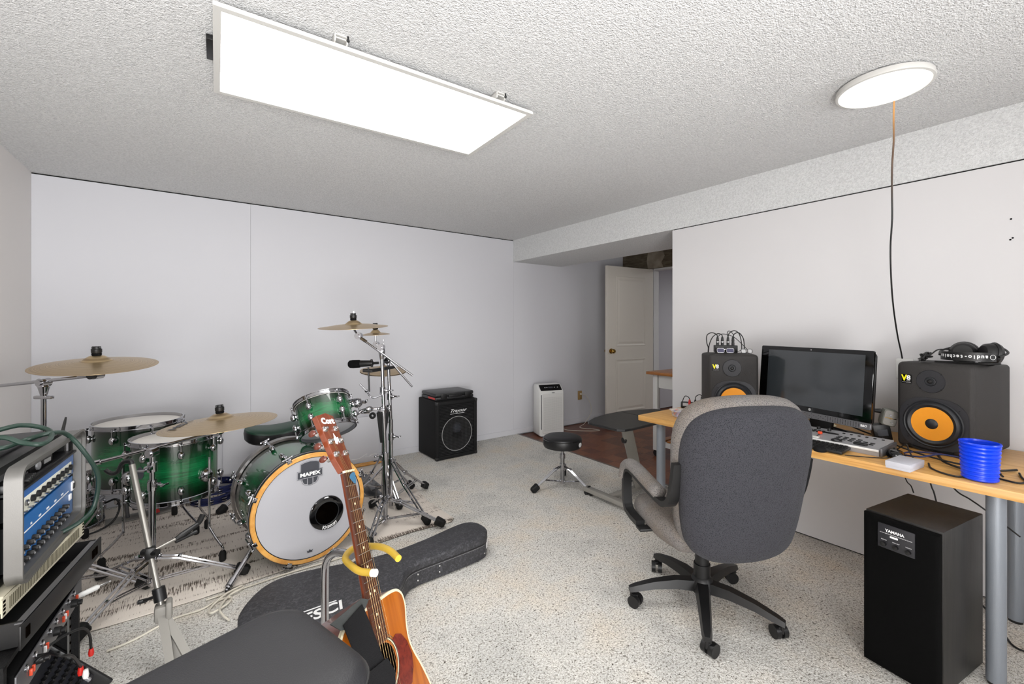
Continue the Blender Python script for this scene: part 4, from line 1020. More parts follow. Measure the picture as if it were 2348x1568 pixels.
# white flat cable on the carpet, with a loose knot
solo('loose_cable', MB().tube(spline([(-.30, 2.31, .006), (-.22, 2.33, .006), (-.10, 2.395, .006), (.0, 2.40, .006), (.06, 2.43, .008), (.115, 2.42, .01), (.10, 2.37, .012), (.04, 2.33, .014), (.035, 2.38, .01), (.09, 2.45, .014), (.16, 2.49, .012), (.165, 2.465, .014), (.11, 2.43, .016), (.07, 2.34, .02), (.08, 2.28, .016), (.10, 2.24, .008)], 8), .0045, 8),
     'cable_white', 'cream cable with a loose knot lying along the front edge of the drum rug', 'cable')
solo('loose_cable', MB().tube(spline([(.02, 2.47, .006), (.20, 2.478, .006), (.36, 2.49, .006), (.60, 2.485, .006), (.86, 2.50, .006)], 8), .004, 8),
     'cable_white', 'second cream cable running between the guitar case and the drum rug', 'cable')

# ================================================================== equipment rack and units stacked on the left
RK = T(-.3845, 1.612, .0) @ RZ(R(-4.0)) @ RZ(R(90))       # local x runs along the front (from near to far), local -y faces the room
def rkm(x, y, z): return RK @ T(x, y, z)
rc = thing('rack_case', 'aluminium edged black rack case full of audio gear by the left wall', 'rack', M=rkm(0, 0, .622))
W_, H_, D_ = .512, .302, .46
part('case_shell', MB().box((W_/2, .25, .01), (W_-.02, D_-.02, .02)).box((W_/2, .25, H_-.01), (W_-.02, D_-.02, .02)).box((.01, .25, H_/2), (.018, D_-.02, H_-.02)).box((W_-.01, .25, H_/2), (.018, D_-.02, H_-.02)).box((W_/2, D_+.01, H_/2), (W_-.02, .012, H_-.02)), 'black', rc, 'black moulded shell', smooth=0)
part('lid_ridge', MB().box((.265, .22, H_+.004), (.40, .30, .012), .004).box((.265, .10, H_+.003), (.34, .03, .010), .003), 'black', rc)
fo = rrect(W_, H_, .034, 6, W_/2, H_/2); fi = rrect(W_-.036, H_-.036, .02, 6, W_/2, H_/2)
def ring(o, i, y0, y1):
    n = len(o); v = [(x, y0, z) for x, z in o]+[(x, y0, z) for x, z in i]+[(x, y1, z) for x, z in o]+[(x, y1, z) for x, z in i]; f = []
    for k in range(n):
        j = (k+1) % n
        f += [(k, j, n+j, n+k)[::-1], (2*n+k, 2*n+j, 3*n+j, 3*n+k), (k, j, 2*n+j, 2*n+k), (n+k, n+j, 3*n+j, 3*n+k)[::-1]]
    return MB().add(v, f)
part('front_frame', ring(fo, fi, -.012, .014), 'alu', rc, 'brushed aluminium front frame', smooth=30)
part('front_lip', ring(rrect(W_+.003, H_+.003, .035, 6, W_/2, H_/2), rrect(W_-.012, H_-.012, .03, 6, W_/2, H_/2), -.02, -.011), 'alu', rc, smooth=30)
for z in (.07, .215): part('latch_plate', MB().box((-.003, .08, z), (.006, .07, .07), .001).box((-.007, .075, z), (.008, .02, .035), .002), 'black', rc)
part('rack_rail', MB().box((.030, .012, H_/2), (.02, .006, H_-.05)), 'black_matt', rc, smooth=0); part('rack_rail', MB().box((W_-.030, .012, H_/2), (.02, .006, H_-.05)), 'black_matt', rc, smooth=0)
# units in the case: blue preamp, cream strip of knobs, upper shelf of small boxes
un = thing('rack_unit', 'blue faced rack mixer with two rows of black knobs in the aluminium case', 'audio unit', M=rkm(0, 0, .645))
part('faceplate', MB().box((.257, .012, .062), (.452, .010, .122), .002), 'blue_panel', un, 'bright blue faceplate')
part('chassis', MB().box((.257, .16, .062), (.43, .28, .115)), 'black_matt', un, smooth=0)
KNOB = MB().lathe([(0, -.001), (.008, -.001), (.0075, .012), (.006, .014), (0, .014)], 12, RX(R(90))).box((0, -.015, .004), (.0016, .002, .006)).mesh('knob', MAT['black'], 40)
KTOP = MB().lathe([(0, .0143), (.0045, .0143), (.0045, .0150), (0, .0150)], 10, RX(R(90))).mesh('knob_cap', MAT['silver'], 30)
JACK = MB().lathe([(0, -.001), (.0085, -.001), (.0085, .004), (.005, .0045), (.004, .001), (0, .001)], 12, RX(R(90))).mesh('jack', MAT['chrome_rough'], 40)
for k in range(11):
    for r_ in range(2):
        kk_ = part('knob', KNOB, None, un, M=T(.05+.0338*k, .007, .018+.03*r_)); part('knob_cap', KTOP, None, kk_)
part('stripe', MB().box((.24, .0068, .083), (.40, .0012, .003)), 'white_print', un, smooth=0)
for k, t_ in enumerate(('INPUT', 'EQ', 'AUX', 'LEVEL', 'PAN', 'MAIN')):
    text(t_, .008, 'white_print', un, Matrix(((1,0,0,.08+.06*k),(0,0,-1,.0062),(0,1,0,.092),(0,0,0,1))))
part('socket_block', MB().box((.475, .006, .09), (.022, .006, .03), .002).box((.45, .006, .06), (.02, .006, .02), .002), 'white_print', un)
part('power_switch', MB().box((.475, .004, .09), (.012, .008, .018), .002), 'black', un)
u2 = thing('rack_unit', 'rack unit with a cream strip of black jacks above the blue mixer', 'audio unit', M=rkm(0, 0, .775))
part('faceplate', MB().box((.257, .010, .035), (.452, .010, .066), .002), 'blue_light', u2, 'blue surround')
part('name_strip', MB().box((.247, .0045, .028), (.415, .003, .042), .001), 'panel_cream', u2, 'cream strip')
part('chassis', MB().box((.257, .15, .035), (.43, .26, .06)), 'black_matt', u2, smooth=0)
SOCK = MB().lathe([(0, -.002), (.0095, -.002), (.0095, .006), (.004, .007), (0, .007)], 12, RX(R(90))).mesh('jack', MAT['black'], 40)
for k in range(11):
    j = part('jack', SOCK if k > 1 else JACK, None, u2, M=T(.056+.0378*k, .002, .034)); part('jack', MB().lathe([(0, 0), (.0035, 0), (.0035, .009), (0, .009)], 8, RX(R(90))), 'nickel', u2, M=T(.069+.0378*k, .002, .018)) if k < 10 else None
sh_ = thing('rack_shelf', 'black shelf unit at the top of the aluminium rack case', 'shelf', M=rkm(0, 0, .846))
part('shelf_plate', MB().box((.265, .16, .004), (.46, .32, .006)).box((.257, .010, .006), (.452, .006, .014)), 'black', sh_, smooth=0)
for k, (x, y, z, w, d, h_, rz, lab) in enumerate(((.105, .075, .853, .13, .12, .022, 6, 'flat black wireless receiver on the rack shelf, lower of the two at the near end'), (.115, .10, .8765, .14, .11, .024, 2, 'grey faced black receiver lying on top of another receiver in the rack'), (.29, .075, .853, .13, .10, .030, -4, 'black box with round silver front at the far end of the rack shelf'))):
    b = thing('wireless_receiver', lab, 'receiver', M=rkm(x, y, z) @ RZ(R(rz)))
    part('body', MB().box((0, 0, h_/2), (w, d, h_), .003), 'black', b)
    if k == 0:
        for q in range(4): part('knob', KNOB, None, b, M=T(.0+.016*q, -d/2-.001, h_*.5))
        part('front_label', MB().box((-.035, -d/2-.0006, h_*.4), (.04, .001, .012)), 'white_print', b, smooth=0)
    elif k == 1:
        part('front_panel', MB().box((0, -d/2-.001, h_/2), (w-.01, .003, h_-.006)), 'silver_dark', b, smooth=0)
        part('antenna', MB().rod((.06, -d/2+.005, h_*.5), (.068, -d/2+.005, h_+.02), .0055, 10), 'orange_red', b, 'red stub antenna')
        part('button', MB().box((-.01, -d/2-.003, h_*.5), (.02, .003, .012)), 'black', b, smooth=0)
    else:
        part('dial', MB().lathe([(0, 0), (.013, 0), (.012, .004), (0, .005)], 20, RX(R(90))), 'silver', b, M=T(-.03, -d/2, h_*.5))
        part('front_label', MB().box((.03, -d/2-.0006, h_*.5), (.04, .001, .012)), 'grey_print', b, smooth=0)
solo('antenna', MB().tube([(0, 0, 0), (0, 0, .06), (0, 0, .11)], [.013, .012, .010], 12), 'foam', 'stubby black antenna clipped to the far front corner of the rack case', 'antenna', M=rkm(W_+.014, -.0, .800) @ RX(R(4)) @ RY(R(6)))
solo('drum_stick', MB().tube([(0, 0, 0), (.0, 0, .04), (.0, 0, .065)], [.005, .0045, .003], 10), 'black', 'dark stick standing up behind the rack case', 'stick', M=T(-.40, 2.19, .905) @ RX(R(-48)))
cu = solo('rack_unit', MB(), 'cream', 'x', 'audio unit') if False else thing('rack_unit', 'cream one-unit vented rack box under the aluminium rack case', 'audio unit', M=T(-.392, 1.575, .574) @ RZ(R(-8)) @ RZ(R(90)))
part('faceplate', MB().box((.2415, 0, .022), (.483, .003, .044)), 'cream', cu, smooth=0)
part('chassis', MB().box((.2415, .155, .022), (.44, .30, .042), .001), 'cream', cu)
for k in range(52): part('vent_slot', MB().box((.032+.0080*k, -.0018, .022), (.0030, .0012, .030)), 'cream_dark', cu, smooth=0)
for x in (.008, .475):
    for z in (.008, .018, .027, .037): part('ear_hole', MB().box((x, -.0017, z), (.009, .0012, .0055)), 'dark_hole', cu, smooth=0)
tb_ = thing('rack_tray', 'black open rack tray sticking out below the cream vented unit', 'tray', M=T(-.352, 1.53, .505) @ RZ(R(-8.5)) @ RZ(R(90)))
part('tray_floor', MB().box((.25, .17, .003), (.45, .33, .005)), 'black', tb_, smooth=0)
for x in (.025, .475): part('tray_side', MB().box((x, .17, .03), (.004, .33, .06)), 'black', tb_, smooth=0)
part('front_panel', MB().box((.25, .0, .029), (.50, .005, .058), .001), 'black', tb_)
part('front_lip', MB().box((.25, .008, .0565), (.46, .018, .003)), 'silver_dark', tb_, smooth=0)
for x in (.03, .43, .455): part('slot', MB().box((x, -.003, .03), (.018, .002, .026)), 'dark_hole', tb_, smooth=0)
for x in (.06, .44): part('screw', MB().ball((x, .05, .012), .007, 10), 'nickel', tb_)
# cabinet below: open-fronted black rack with patchbay, mixer
cab = thing('rack_cabinet', 'black rack cabinet on the floor carrying the stacked audio gear', 'rack', M=T(-.358, 1.49, 0) @ RZ(R(-4)) @ RZ(R(90)))
part('side_panel', MB().box((.008, .24, .25), (.016, .46, .49)), 'tolex', cab, smooth=0); part('side_panel', MB().box((.535, .24, .25), (.016, .46, .49)), 'tolex', cab, smooth=0)
part('back_panel', MB().box((.27, .465, .25), (.53, .012, .49)), 'tolex', cab, smooth=0)
part('top_panel', MB().box((.27, .24, .492), (.545, .46, .012)), 'tolex', cab, smooth=0)
part('bottom_panel', MB().box((.27, .24, .01), (.53, .46, .018)), 'tolex', cab, smooth=0)
part('rack_rail', MB().box((.024, .03, .25), (.016, .004, .46)), 'black_matt', cab, smooth=0); part('rack_rail', MB().box((.518, .03, .25), (.016, .004, .46)), 'alu', cab, smooth=0)
for k in range(16): part('rail_hole', MB().box((.518, .027, .05+.027*k), (.006, .003, .006)), 'dark_hole', cab, smooth=0)
CB = T(-.358, 1.49, 0) @ RZ(R(-4)) @ RZ(R(90))
pa = thing('rack_unit', 'dark patch panel with red rocker buttons and large black knobs in the floor rack', 'audio unit', M=CB @ T(.028, .0, .385))
part('faceplate', MB().box((.2415, 0, .033), (.483, .004, .066), .001), 'silver_dark', pa)
part('chassis', MB().box((.2415, .12, .03), (.43, .22, .058)), 'black_matt', pa, smooth=0)
for k, x in enumerate((.07, .085, .16, .175, .30, .315, .33, .42)): part('rocker_button', MB().box((x, -.006, .030), (.006, .006, .016), .001), 'orange_red' if k % 3 != 2 else 'white_print', pa, 'red rocker button')
for x in (.12, .24, .385): part('knob', MB().lathe([(0, 0), (.012, 0), (.011, .014), (.008, .016), (.008, .024), (0, .024)], 16, RX(R(90))), 'black', pa, M=T(x, -.002, .030))
for k in range(8): part('jack', JACK, None, pa, M=T(.05+.05*k, -.002, .054))
jk = thing('jack_plug', 'white jack plug poking out of the patch panel in the floor rack', 'plug', M=CB @ T(.455, -.006, .415) @ RZ(R(40)))
part('barrel', MB().lathe([(0, 0), (.006, 0), (.0085, .01), (.0085, .05), (.006, .055), (0, .055)], 14, RX(R(90))), 'white', jk)
part('pin', MB().lathe([(0, .055), (.0035, .055), (.0035, .08), (.002, .083), (.0034, .087), (0, .092)], 10, RX(R(90))), 'nickel', jk)
mx = thing('mixing_console', 'dark sloping mixer crowded with small knobs at the bottom of the floor rack', 'mixer', M=CB @ T(.028, .01, .10) @ RX(R(50)))
part('body', MB().box((.2415, .11, .02), (.483, .26, .045), .006), 'case', mx)
part('control_panel', MB().box((.2415, .09, .0435), (.46, .19, .003)), 'dark_navy', mx, smooth=0)
SK = MB().lathe([(0, 0), (.006, 0), (.005, .012), (0, .013)], 8).mesh('knob', MAT['black'], 40)
for i in range(18):
    for j in range(5): part('knob', SK, None, mx, M=T(.03+.025*i, .025+.024*j, .045))
for i in range(9): part('fader', MB().box((.04+.05*i, -.0, .048), (.010, .016, .010), .002), 'silver', mx)
part('end_cheek', MB().box((.489, .07, .015), (.014, .30, .075), .02), 'ob_top', mx); part('end_cheek', MB().box((-.006, .07, .015), (.014, .30, .075), .02), 'ob_top', mx)
# cables around the rack
def rr_(x, y, z): return RK @ Vector((x, y, z))
solo('instrument_cable', MB().tube(spline([(-.62, 1.80, .944), (-.47, 1.878, .984), (-.425, 1.907, .985), (-.378, 1.898, .967), (-.359, 1.835, .954), (-.364, 1.765, .951), (-.402, 1.767, .96), (-.444, 1.773, .98), (-.52, 1.79, .965), (-.54, 1.83, .946), (-.452, 1.803, .944), (-.415, 1.863, .950), (-.367, 1.865, .961), (-.345, 1.951, .936), (-.302, 1.966, .857), (-.279, 1.99, .775), (-.29, 1.995, .68), (-.314, 1.951, .652), (-.36, 1.93, .632)], 10), .0066, 10),
     'cable_green', 'thick dark green cable looped on the rack case and hanging over its far corner', 'cable')
for k, (pts_, lab) in enumerate((([(-.38, 1.68, .40), (-.34, 1.70, .408), (-.31, 1.735, .408), (-.285, 1.795, .382), (-.278, 1.845, .33), (-.278, 1.868, .275)], 'black cable with a red tipped plug arching over the mixer, farther one'), ([(-.38, 1.60, .39), (-.33, 1.62, .430), (-.29, 1.573, .440), (-.278, 1.62, .405), (-.275, 1.68, .345), (-.275, 1.705, .32)], 'black cable with red and white plugs arching over the mixer, nearer one'))):
    c_ = thing('audio_cable', lab, 'cable')
    part('wire', MB().tube(spline(pts_, 8), .0036, 8), 'cable_black', c_)
    e_ = Vector(pts_[-1]); part('plug', MB().lathe([(0, 0), (.006, .002), (.0075, .010), (.0055, .024), (0, .026)], 12, T(e_.x, e_.y, e_.z-.024)), 'red', c_, 'red plug')
    if k: part('plug', MB().lathe([(0, 0), (.006, .002), (.0075, .010), (.0055, .024), (0, .026)], 12, T(e_.x+.012, e_.y-.012, e_.z-.030)), 'white', c_, 'white plug')
# ================================================================== bass amplifier and tool case by the back wall
am = thing('bass_amplifier', 'black bass amplifier cabinet with mesh grille standing against the back wall', 'amplifier', (2.024, 3.93, 0), (0, 0, R(1.4)))
w, d, h_ = .453, .395, .561
part('cabinet', MB().box((0, .012, h_/2+.004), (w, d-.024, h_-.008), .012), 'tolex', am, 'black tolex covered box')
part('front_rim', MB().box((0, -d/2+.012, .022), (w, .03, .036), .008).box((0, -d/2+.012, h_-.022), (w, .03, .036), .008).box((-w/2+.018, -d/2+.012, h_/2), (.036, .03, h_-.02), .008).box((w/2-.018, -d/2+.012, h_/2), (.036, .03, h_-.02), .008), 'tolex', am)
part('grille', MB().box((0, -d/2+.010, h_/2), (w-.07, .004, h_-.07)), 'black_matt', am, smooth=0)
lou = MB()
for k in range(34): lou.rod((-w/2+.037, -d/2+.006, .046+.0141*k), (w/2-.037, -d/2+.006, .046+.0141*k), .0026, 5)
part('grille_bars', lou, 'black', am, stuff=True)
mesh = MB(); cr = .165; cz = .235
for k in range(-11, 12):
    q = .0142*k; L = math.sqrt(max(cr**2-q**2, 0))
    if L > .01:
        mesh.rod((q, -d/2+.0035, cz-L), (q, -d/2+.0035, cz+L), .0013, 4); mesh.rod((-L, -d/2+.0035, cz+q), (L, -d/2+.0035, cz+q), .0013, 4)
FY = Matrix(((1, 0, 0, 0), (0, 0, -1, 0), (0, 1, 0, 0), (0, 0, 0, 1)))     # XY outline -> front face
def FM(x, y, z): return T(x, y, z) @ FY
part('speaker_cone', MB().lathe([(.05, .0), (.155, .002), (.165, .004), (.165, 0)], 40, FM(0, -d/2+.008, cz)), 'cone_grey', am, 'grey speaker cone behind the mesh')
part('dust_cap', MB().lathe([(0, .004), (.03, .003), (.05, .001)], 30, FM(0, -d/2+.0075, cz+.055)), 'dark_print', am)
part('grille_mesh', mesh, 'black_matt', am, stuff=True)
part('mesh_ring', MB().tube([(cr*cos(t), -d/2+.003, cz+cr*sin(t)) for t in [2*pi*q/48 for q in range(48)]], .003, 6, True), 'grey_print', am)
text('Traynor', .046, 'white_print', am, FM(.005, -d/2-.001, .457), shear=.45, bold=0, sx=1.2, extr=.0002)
part('lettering_bar', MB().box((.0, -d/2-.001, .430), (.155, .001, .0028)), 'white_print', am, smooth=0)
for sx in (-1, 1):
    for sz in (0, 1):
        part('corner_protector', MB().box((sx*(w/2-.014), -d/2+.012, .018 if not sz else h_-.018), (.034, .036, .034), .010), 'black', am)
for sx in (-1, 1):
    for sy in (-1, 1): part('rubber_foot', MB().rod((sx*.18, sy*.15, 0), (sx*.18, sy*.15, .01), .016, 12), 'rubber', am)
tc = thing('tool_case', 'flat charcoal tool case with red label lying on the bass amplifier', 'case', (2.022, 3.925, .5625), (0, 0, R(1.4)))
part('lower_shell', MB().box((0, 0, .018), (.425, .31, .035), .012), 'ob_top', tc); part('lid', MB().box((0, 0, .053), (.425, .31, .034), .012), 'ob_top', tc)
part('handle', MB().box((0, -.155, .036), (.15, .014, .022), .005), 'black', tc)
for x in (-.125, .14): part('latch', MB().box((x, -.157, .038), (.065, .012, .05), .004), 'black', tc)
part('label', MB().box((-.2131, -.07, .020), (.001, .14, .018)), 'red', tc, 'red label', smooth=0)

# ------------------------------------------------------------------ air purifier
ap = thing('air_purifier', 'white tower air purifier with black top panel by the back wall', 'purifier', (3.36, 3.93, -.012), (0, 0, R(-17)))
AW, AD, AH = .315, .21, .60
pf_ = [(-AD/2, .012), (-AD/2, AH-.082), (-AD/2+.012, AH-.066), (-AD/2+.088, AH-.004), (-AD/2+.10, AH), (AD/2-.02, AH), (AD/2, AH-.02), (AD/2, .012)]
part('body', MB().pad(pf_, [(.016, -AW/2), (.004, -AW/2+.008), (0, -AW/2+.02), (0, AW/2-.02), (.004, AW/2-.008), (.016, AW/2)], Matrix(((0, 0, 1, 0), (1, 0, 0, 0), (0, 1, 0, 0), (0, 0, 0, 1)))), 'white', ap, smooth=40)
part('plinth', MB().prism(rrect(AW-.05, AD-.04, .02, 4), 0, .014), 'silver_dark', ap)
part('front_panel', MB().prism(rrect(AW-.055, AH-.14, .015, 4), 0, .010, FM(.01, -AD/2-.001, .275), .003), 'white', ap, 'finely perforated front')
hol = MB()
for i in range(24):
    for j in range(40): hol.box((-.105+.0098*i, -AD/2-.0115, .075+.0098*j), (.0034, .0012, .0034))
part('perforation', hol, 'grey_print', ap, stuff=True, smooth=0)
part('side_slot', MB().box((-AW/2+.022, -AD/2-.0015, .29), (.009, .003, .40), .001), 'dark_print', ap)
part('control_panel', MB().pad(rrect(AW-.045, .094, .010, 4), [(0, -.002), (0, .002)], T(.0, -AD/2+.050, AH-.035) @ RX(R(39))), 'black_gloss', ap, 'black glossy control panel')
part('display', MB().box((0, 0, .0046), (.06, .022, .001), M=T(.0, -AD/2+.050, AH-.0362) @ RX(R(39))), 'dark_print', ap, smooth=0)
for x in (-.07, -.045, .05, .09): part('touch_button', MB().prism(ellipse(.006, .006, 12, x, 0), .004, .0050, T(.0, -AD/2+.050, AH-.0362) @ RX(R(39))), 'white_print', ap, smooth=0)
text('winix', .017, 'dark_print', ap, FM(.01, -AD/2-.0118, .515), bold=.0006)

# ------------------------------------------------------------------ black stool
st = thing('drum_stool', 'round black padded stool on a chrome tripod standing on the open carpet', 'stool', (2.325, 2.55, 0))
part('seat', MB().lathe([(0, .325), (.13, .325), (.146, .33), (.152, .345), (.152, .385), (.147, .402), (.13, .411), (.08, .415), (0, .416)], 48), 'vinyl_black', st, 'black vinyl seat', smooth=40)
part('seat_piping', MB().lathe([(.151, .389), (.1545, .391), (.151, .394)], 48, None, True), 'black_gloss', st)
part('badge', MB().prism(ellipse(.022, .017, 20), 0, .002, frame((.052, -.1435, .362), (.35, -.94, 0), (.94, .35, 0))), 'white_print', st, 'white oval badge', smooth=0)
part('post', MB().rod((0, 0, .05), (0, 0, .25), .017, 14).rod((0, 0, .20), (0, 0, .33), .0125, 14).rod((0, 0, .235), (0, 0, .27), .022, 14), 'chrome_rough', st)
tripod(st, (0, 0), .17, .055, [(-.24, .05), (.07, -.235), (.19, .19)], .008)

# ------------------------------------------------------------------ overbed laptop table
ob = thing('laptop_table', 'small dark topped laptop table on a slanted grey column', 'table', (0, 0, 0))
oo = [(2.165, 1.86), (2.20, 1.825), (2.26, 1.818), (2.94, 1.84), (2.95, 2.10), (2.93, 2.14), (2.80, 2.19), (2.66, 2.225), (2.48, 2.225), (2.30, 2.185), (2.18, 2.13), (2.158, 2.10)]
part('top', MB().prism(oo, .604, .622, None, .003), 'ob_top', ob, 'dark laminate top')
part('split_line', MB().box((2.62, 2.02, .6224), (.003, .40, .0006)).box((2.79, 2.02, .6224), (.34, .003, .0006)), 'black_matt', ob, smooth=0)
cA_, cB_ = Vector((2.34, 1.93, .600)), Vector((2.70, 2.10, .065))
zc = (cA_-cB_).normalized()
part('column', MB().box((0, 0, (cA_-cB_).length/2), (.075, .03, (cA_-cB_).length), .004, frame(cB_, zc, (.584, .812, 0)) @ RZ(R(90))), 'table_grey', ob, 'slanted grey column')
part('tilt_knob', MB().lathe([(0, 0), (.022, 0), (.024, .008), (.018, .02), (0, .022)], 8, frame(cB_.lerp(cA_, .80)+Vector((-.03, .01, 0)), (-.8, .2, 0))), 'black', ob)
part('top_bracket', MB().box((2.42, 1.96, .595), (.24, .12, .014), .003), 'table_grey', ob)
part('base_bar', MB().box((2.385, 2.07, .045), (.05, .58, .032), .004), 'table_grey', ob)
part('base_bar', MB().box((2.86, 2.10, .045), (.05, .50, .032), .004), 'table_grey', ob)
part('cross_bar', MB().box((2.62, 2.13, .045), (.46, .045, .03), .004), 'table_grey', ob)
for (x, y) in ((2.385, 2.34), (2.385, 1.80), (2.86, 2.32), (2.86, 1.88)):
    part('caster', MB().rod((x-.016, y, .017), (x-.004, y, .017), .017, 14).rod((x+.004, y, .017), (x+.016, y, .017), .017, 14), 'black', ob)

# ------------------------------------------------------------------ white table in the alcove
wt = thing('side_table', 'white table with honey coloured wooden top half hidden behind the right wall', 'table', (3.63, 1.72, -.012))
part('top', MB().box((.38, .50, .825), (.80, 1.02, .028), .004), 'honey', wt, 'honey coloured wooden top')
part('apron', MB().box((.055, .50, .745), (.018, .82, .13)).box((.70, .50, .745), (.018, .82, .13)).box((.38, .94, .745), (.62, .018, .13)).box((.38, .06, .745), (.62, .018, .13)), 'offwhite_wood', wt, smooth=0)
for (x, y) in ((.055, .94), (.70, .94), (.055, .06), (.70, .06)):
    l = part('leg', MB().box((x, y, .435), (.05, .05, .75), .003), 'offwhite_wood', wt)
    part('caster', MB().rod((x-.014, y, .03), (x+.014, y, .03), .03, 14).rod((x, y, .03), (x, y, .065), .008, 8), 'black', l)
part('shelf_rail', MB().box((.055, .50, .13), (.02, .84, .05)).box((.70, .50, .13), (.02, .84, .05)), 'offwhite_wood', wt, smooth=0)
for k in range(9): part('shelf_slat', MB().box((.38, .12+.095*k, .165), (.66, .065, .016)), 'honey', wt, smooth=0)

# ------------------------------------------------------------------ desk
dk = thing('desk', 'long oak laminate desk on round grey legs along the right wall', 'desk', (0, 0, 0))
part('desktop', MB().box((2.618, .955, .7035), (.75, 1.60, .033), .0025), 'desk', dk, 'oak laminate top')
for (x, y) in ((2.312, 1.637), (2.312, .247), (2.872, .250), (2.89, 1.66)):
    l = part('leg', MB().rod((x, y, .012), (x, y, .687), .026, 28), 'grey_leg', dk, 'round blue grey leg')
    part('leg_foot', MB().rod((x, y, 0), (x, y, .013), .022, 20), 'black', l)
    part('leg_flange', MB().rod((x, y, .682), (x, y, .687), .05, 24), 'grey_leg', l)
DZ = .7205

def monitor_speaker(label, M, DEP=.30):
    s = thing('studio_monitor', label, 'speaker', M=M, group='studio monitors on the desk')
    w, d, h = .268, DEP, .392
    o = [(-w/2, 0), (-w/2+.035, d), (w/2-.035, d), (w/2, 0)]
    part('cabinet', MB().pad(rrect(w, h, .022, 5), [(.016, 0), (.006, .004), (0, .016), (0, d*.6), (.008, d-.03), (.03, d)], Matrix(((1, 0, 0, 0), (0, 0, 1, 0), (0, 1, 0, h/2+.004), (0, 0, 0, 1)))), 'speaker_paint', s, 'charcoal textured cabinet', smooth=50)
    wz = .125; tz = .315
    pl = [(.112*cos(R(a)), .112*sin(R(a))) for a in range(20, 161, 10)]; pl = pl+[(-.118, .0), (-.118, -.03), (-.085, -.105), (.085, -.105), (.118, -.03), (.118, .0)]
    pl = [(x, y) for x, y in [(.06, .108), (-.06, .108), (-.112, .062), (-.118, .0), (-.112, -.06), (-.07, -.108), (.07, -.108), (.112, -.06), (.118, .0), (.112, .062)]]
    pl = [tuple(p[:2]) for p in spline([(x, y, 0) for x, y in pl], 3, True)]
    bz = part('basket_plate', MB().prism(pl, 0, .0035, FM(0, -.0005, wz+.004)), 'speaker_dark', s, smooth=0)
    part('surround', MB().lathe([(.071, .008), (.076, .012), (.084, .0155), (.092, .011), (.095, .006), (.099, .0065), (.101, .009), (.105, .005)], 56, FM(0, -.002, wz+.004)), 'surround', s, 'black rubber surround', smooth=50)
    part('cone', MB().lathe([(.022, .0052), (.045, .0065), (.060, .0078), (.073, .0105)], 56, FM(0, -.002, wz+.004)), 'cone_orange', s, 'orange woven cone', smooth=60)
    part('dust_cap', MB().lathe([(0, .0165), (.012, .0155), (.022, .0110), (.0275, .0055)], 40, FM(0, -.002, wz+.004)), 'surround', s, 'black dust cap', smooth=60)
    part('tweeter_plate', MB().lathe([(.0, .001), (.0185, .001), (.021, .003), (.049, .003), (.051, 0)], 48, FM(-.008, -.0005, tz)), 'speaker_dark', s)
    part('tweeter_horn', MB().lathe([(.012, .0005), (.0165, .0045), (.019, .0035)], 32, FM(-.008, -.0015, tz)), 'surround', s)
    part('tweeter_dome', MB().lathe([(0, .009), (.005, .0085), (.009, .005), (.0105, 0)], 24, FM(-.008, -.0025, tz)), 'black', s)
    for (x, z) in ((-.044, tz+.034), (.028, tz+.034), (-.044, tz-.034), (.028, tz-.034), (-.088, wz+.074), (.088, wz+.074), (-.088, wz-.07), (.088, wz-.07)):
        part('screw', MB().lathe([(0, .0045), (.0022, .0045), (.0034, .003), (.0034, 0)], 10, FM(x, -.0005, z)), 'black', s)
    bd = part('badge', MB().prism(rrect(.038, .040, .003, 3), 0, .0012, FM(-.094, 0, tz+.003)), 'black_gloss', s, 'square black badge with yellow and white lettering', smooth=0)
    text('V', .036, 'yellow', bd, FM(-.103, -.0014, tz+.006), bold=.0016, sx=.85, extr=.0002)
    text('8', .028, 'white_print', bd, FM(-.0865, -.0015, tz+.008), bold=.0012, extr=.0003)
    text('by KRK', .0042, 'white_print', bd, FM(-.087, -.0014, tz-.0055), extr=.0001)
    text('Powered Studio Monitor', .0032, 'white_print', bd, FM(-.094, -.0014, tz-.0125), extr=.0001)
    part('front_port', MB().box((0, -.001, .014), (.14, .004, .012), .001), 'black_matt', s)
    for (x, y) in ((-.09, .03), (.09, .03), (-.08, .24), (.08, .24)): part('rubber_foot', MB().rod((x, y, 0), (x, y, .006), .012, 12), 'rubber', s)
    return s
MR = T(2.634, .469, DZ) @ RZ(R(-102))
ML = T(2.52, 1.295, DZ) @ RZ(-.867)
monitor_speaker('right studio monitor with orange cone, headphones resting on top', MR, .375)
monitor_speaker('left studio monitor with orange cone, partly hidden behind the office chair', ML)

# all-in-one computer
pc = thing('computer_monitor', 'wide glossy black all-in-one computer with a silver speaker strip', 'monitor', M=T(2.598, .944, DZ) @ RZ(-1.865))
PT = T(0, 0, .078) @ RX(R(-4.6))
part('glass_front', MB().prism(rrect(.60, .337, .008, 4, 0, .2005), 0, .010, PT @ FY @ T(0, 0, -.008), .001), 'bezel', pc, 'glossy black glass')
scr = plain('lcd_panel', '#2c3033', .10, spec=.9)
part('screen', MB().box((.006, -.0024, .203), (.515, .0006, .29), M=PT), scr, pc, 'dark grey unlit screen', smooth=0)
sb_ = part('speaker_strip', MB().prism(rrect(.60, .032, .010, 4, 0, .016), 0, .014, PT @ FY @ T(0, 0, -.012), .002), 'silver_dark', pc, 'silver speaker strip')
dots = MB()
for i in range(26):
    for j in range(4):
        if i > 12 or (i+j) % 3 == 0: dots.box((-.05+.012*i, -.0026, .007+.006*j), (.0024, .0012, .0024), M=PT)
part('speaker_holes', dots, 'dark_hole', pc, stuff=True, smooth=0)
text('B&O', .014, 'white_print', pc, PT @ FM(.272, -.0030, .016), bold=.0004)
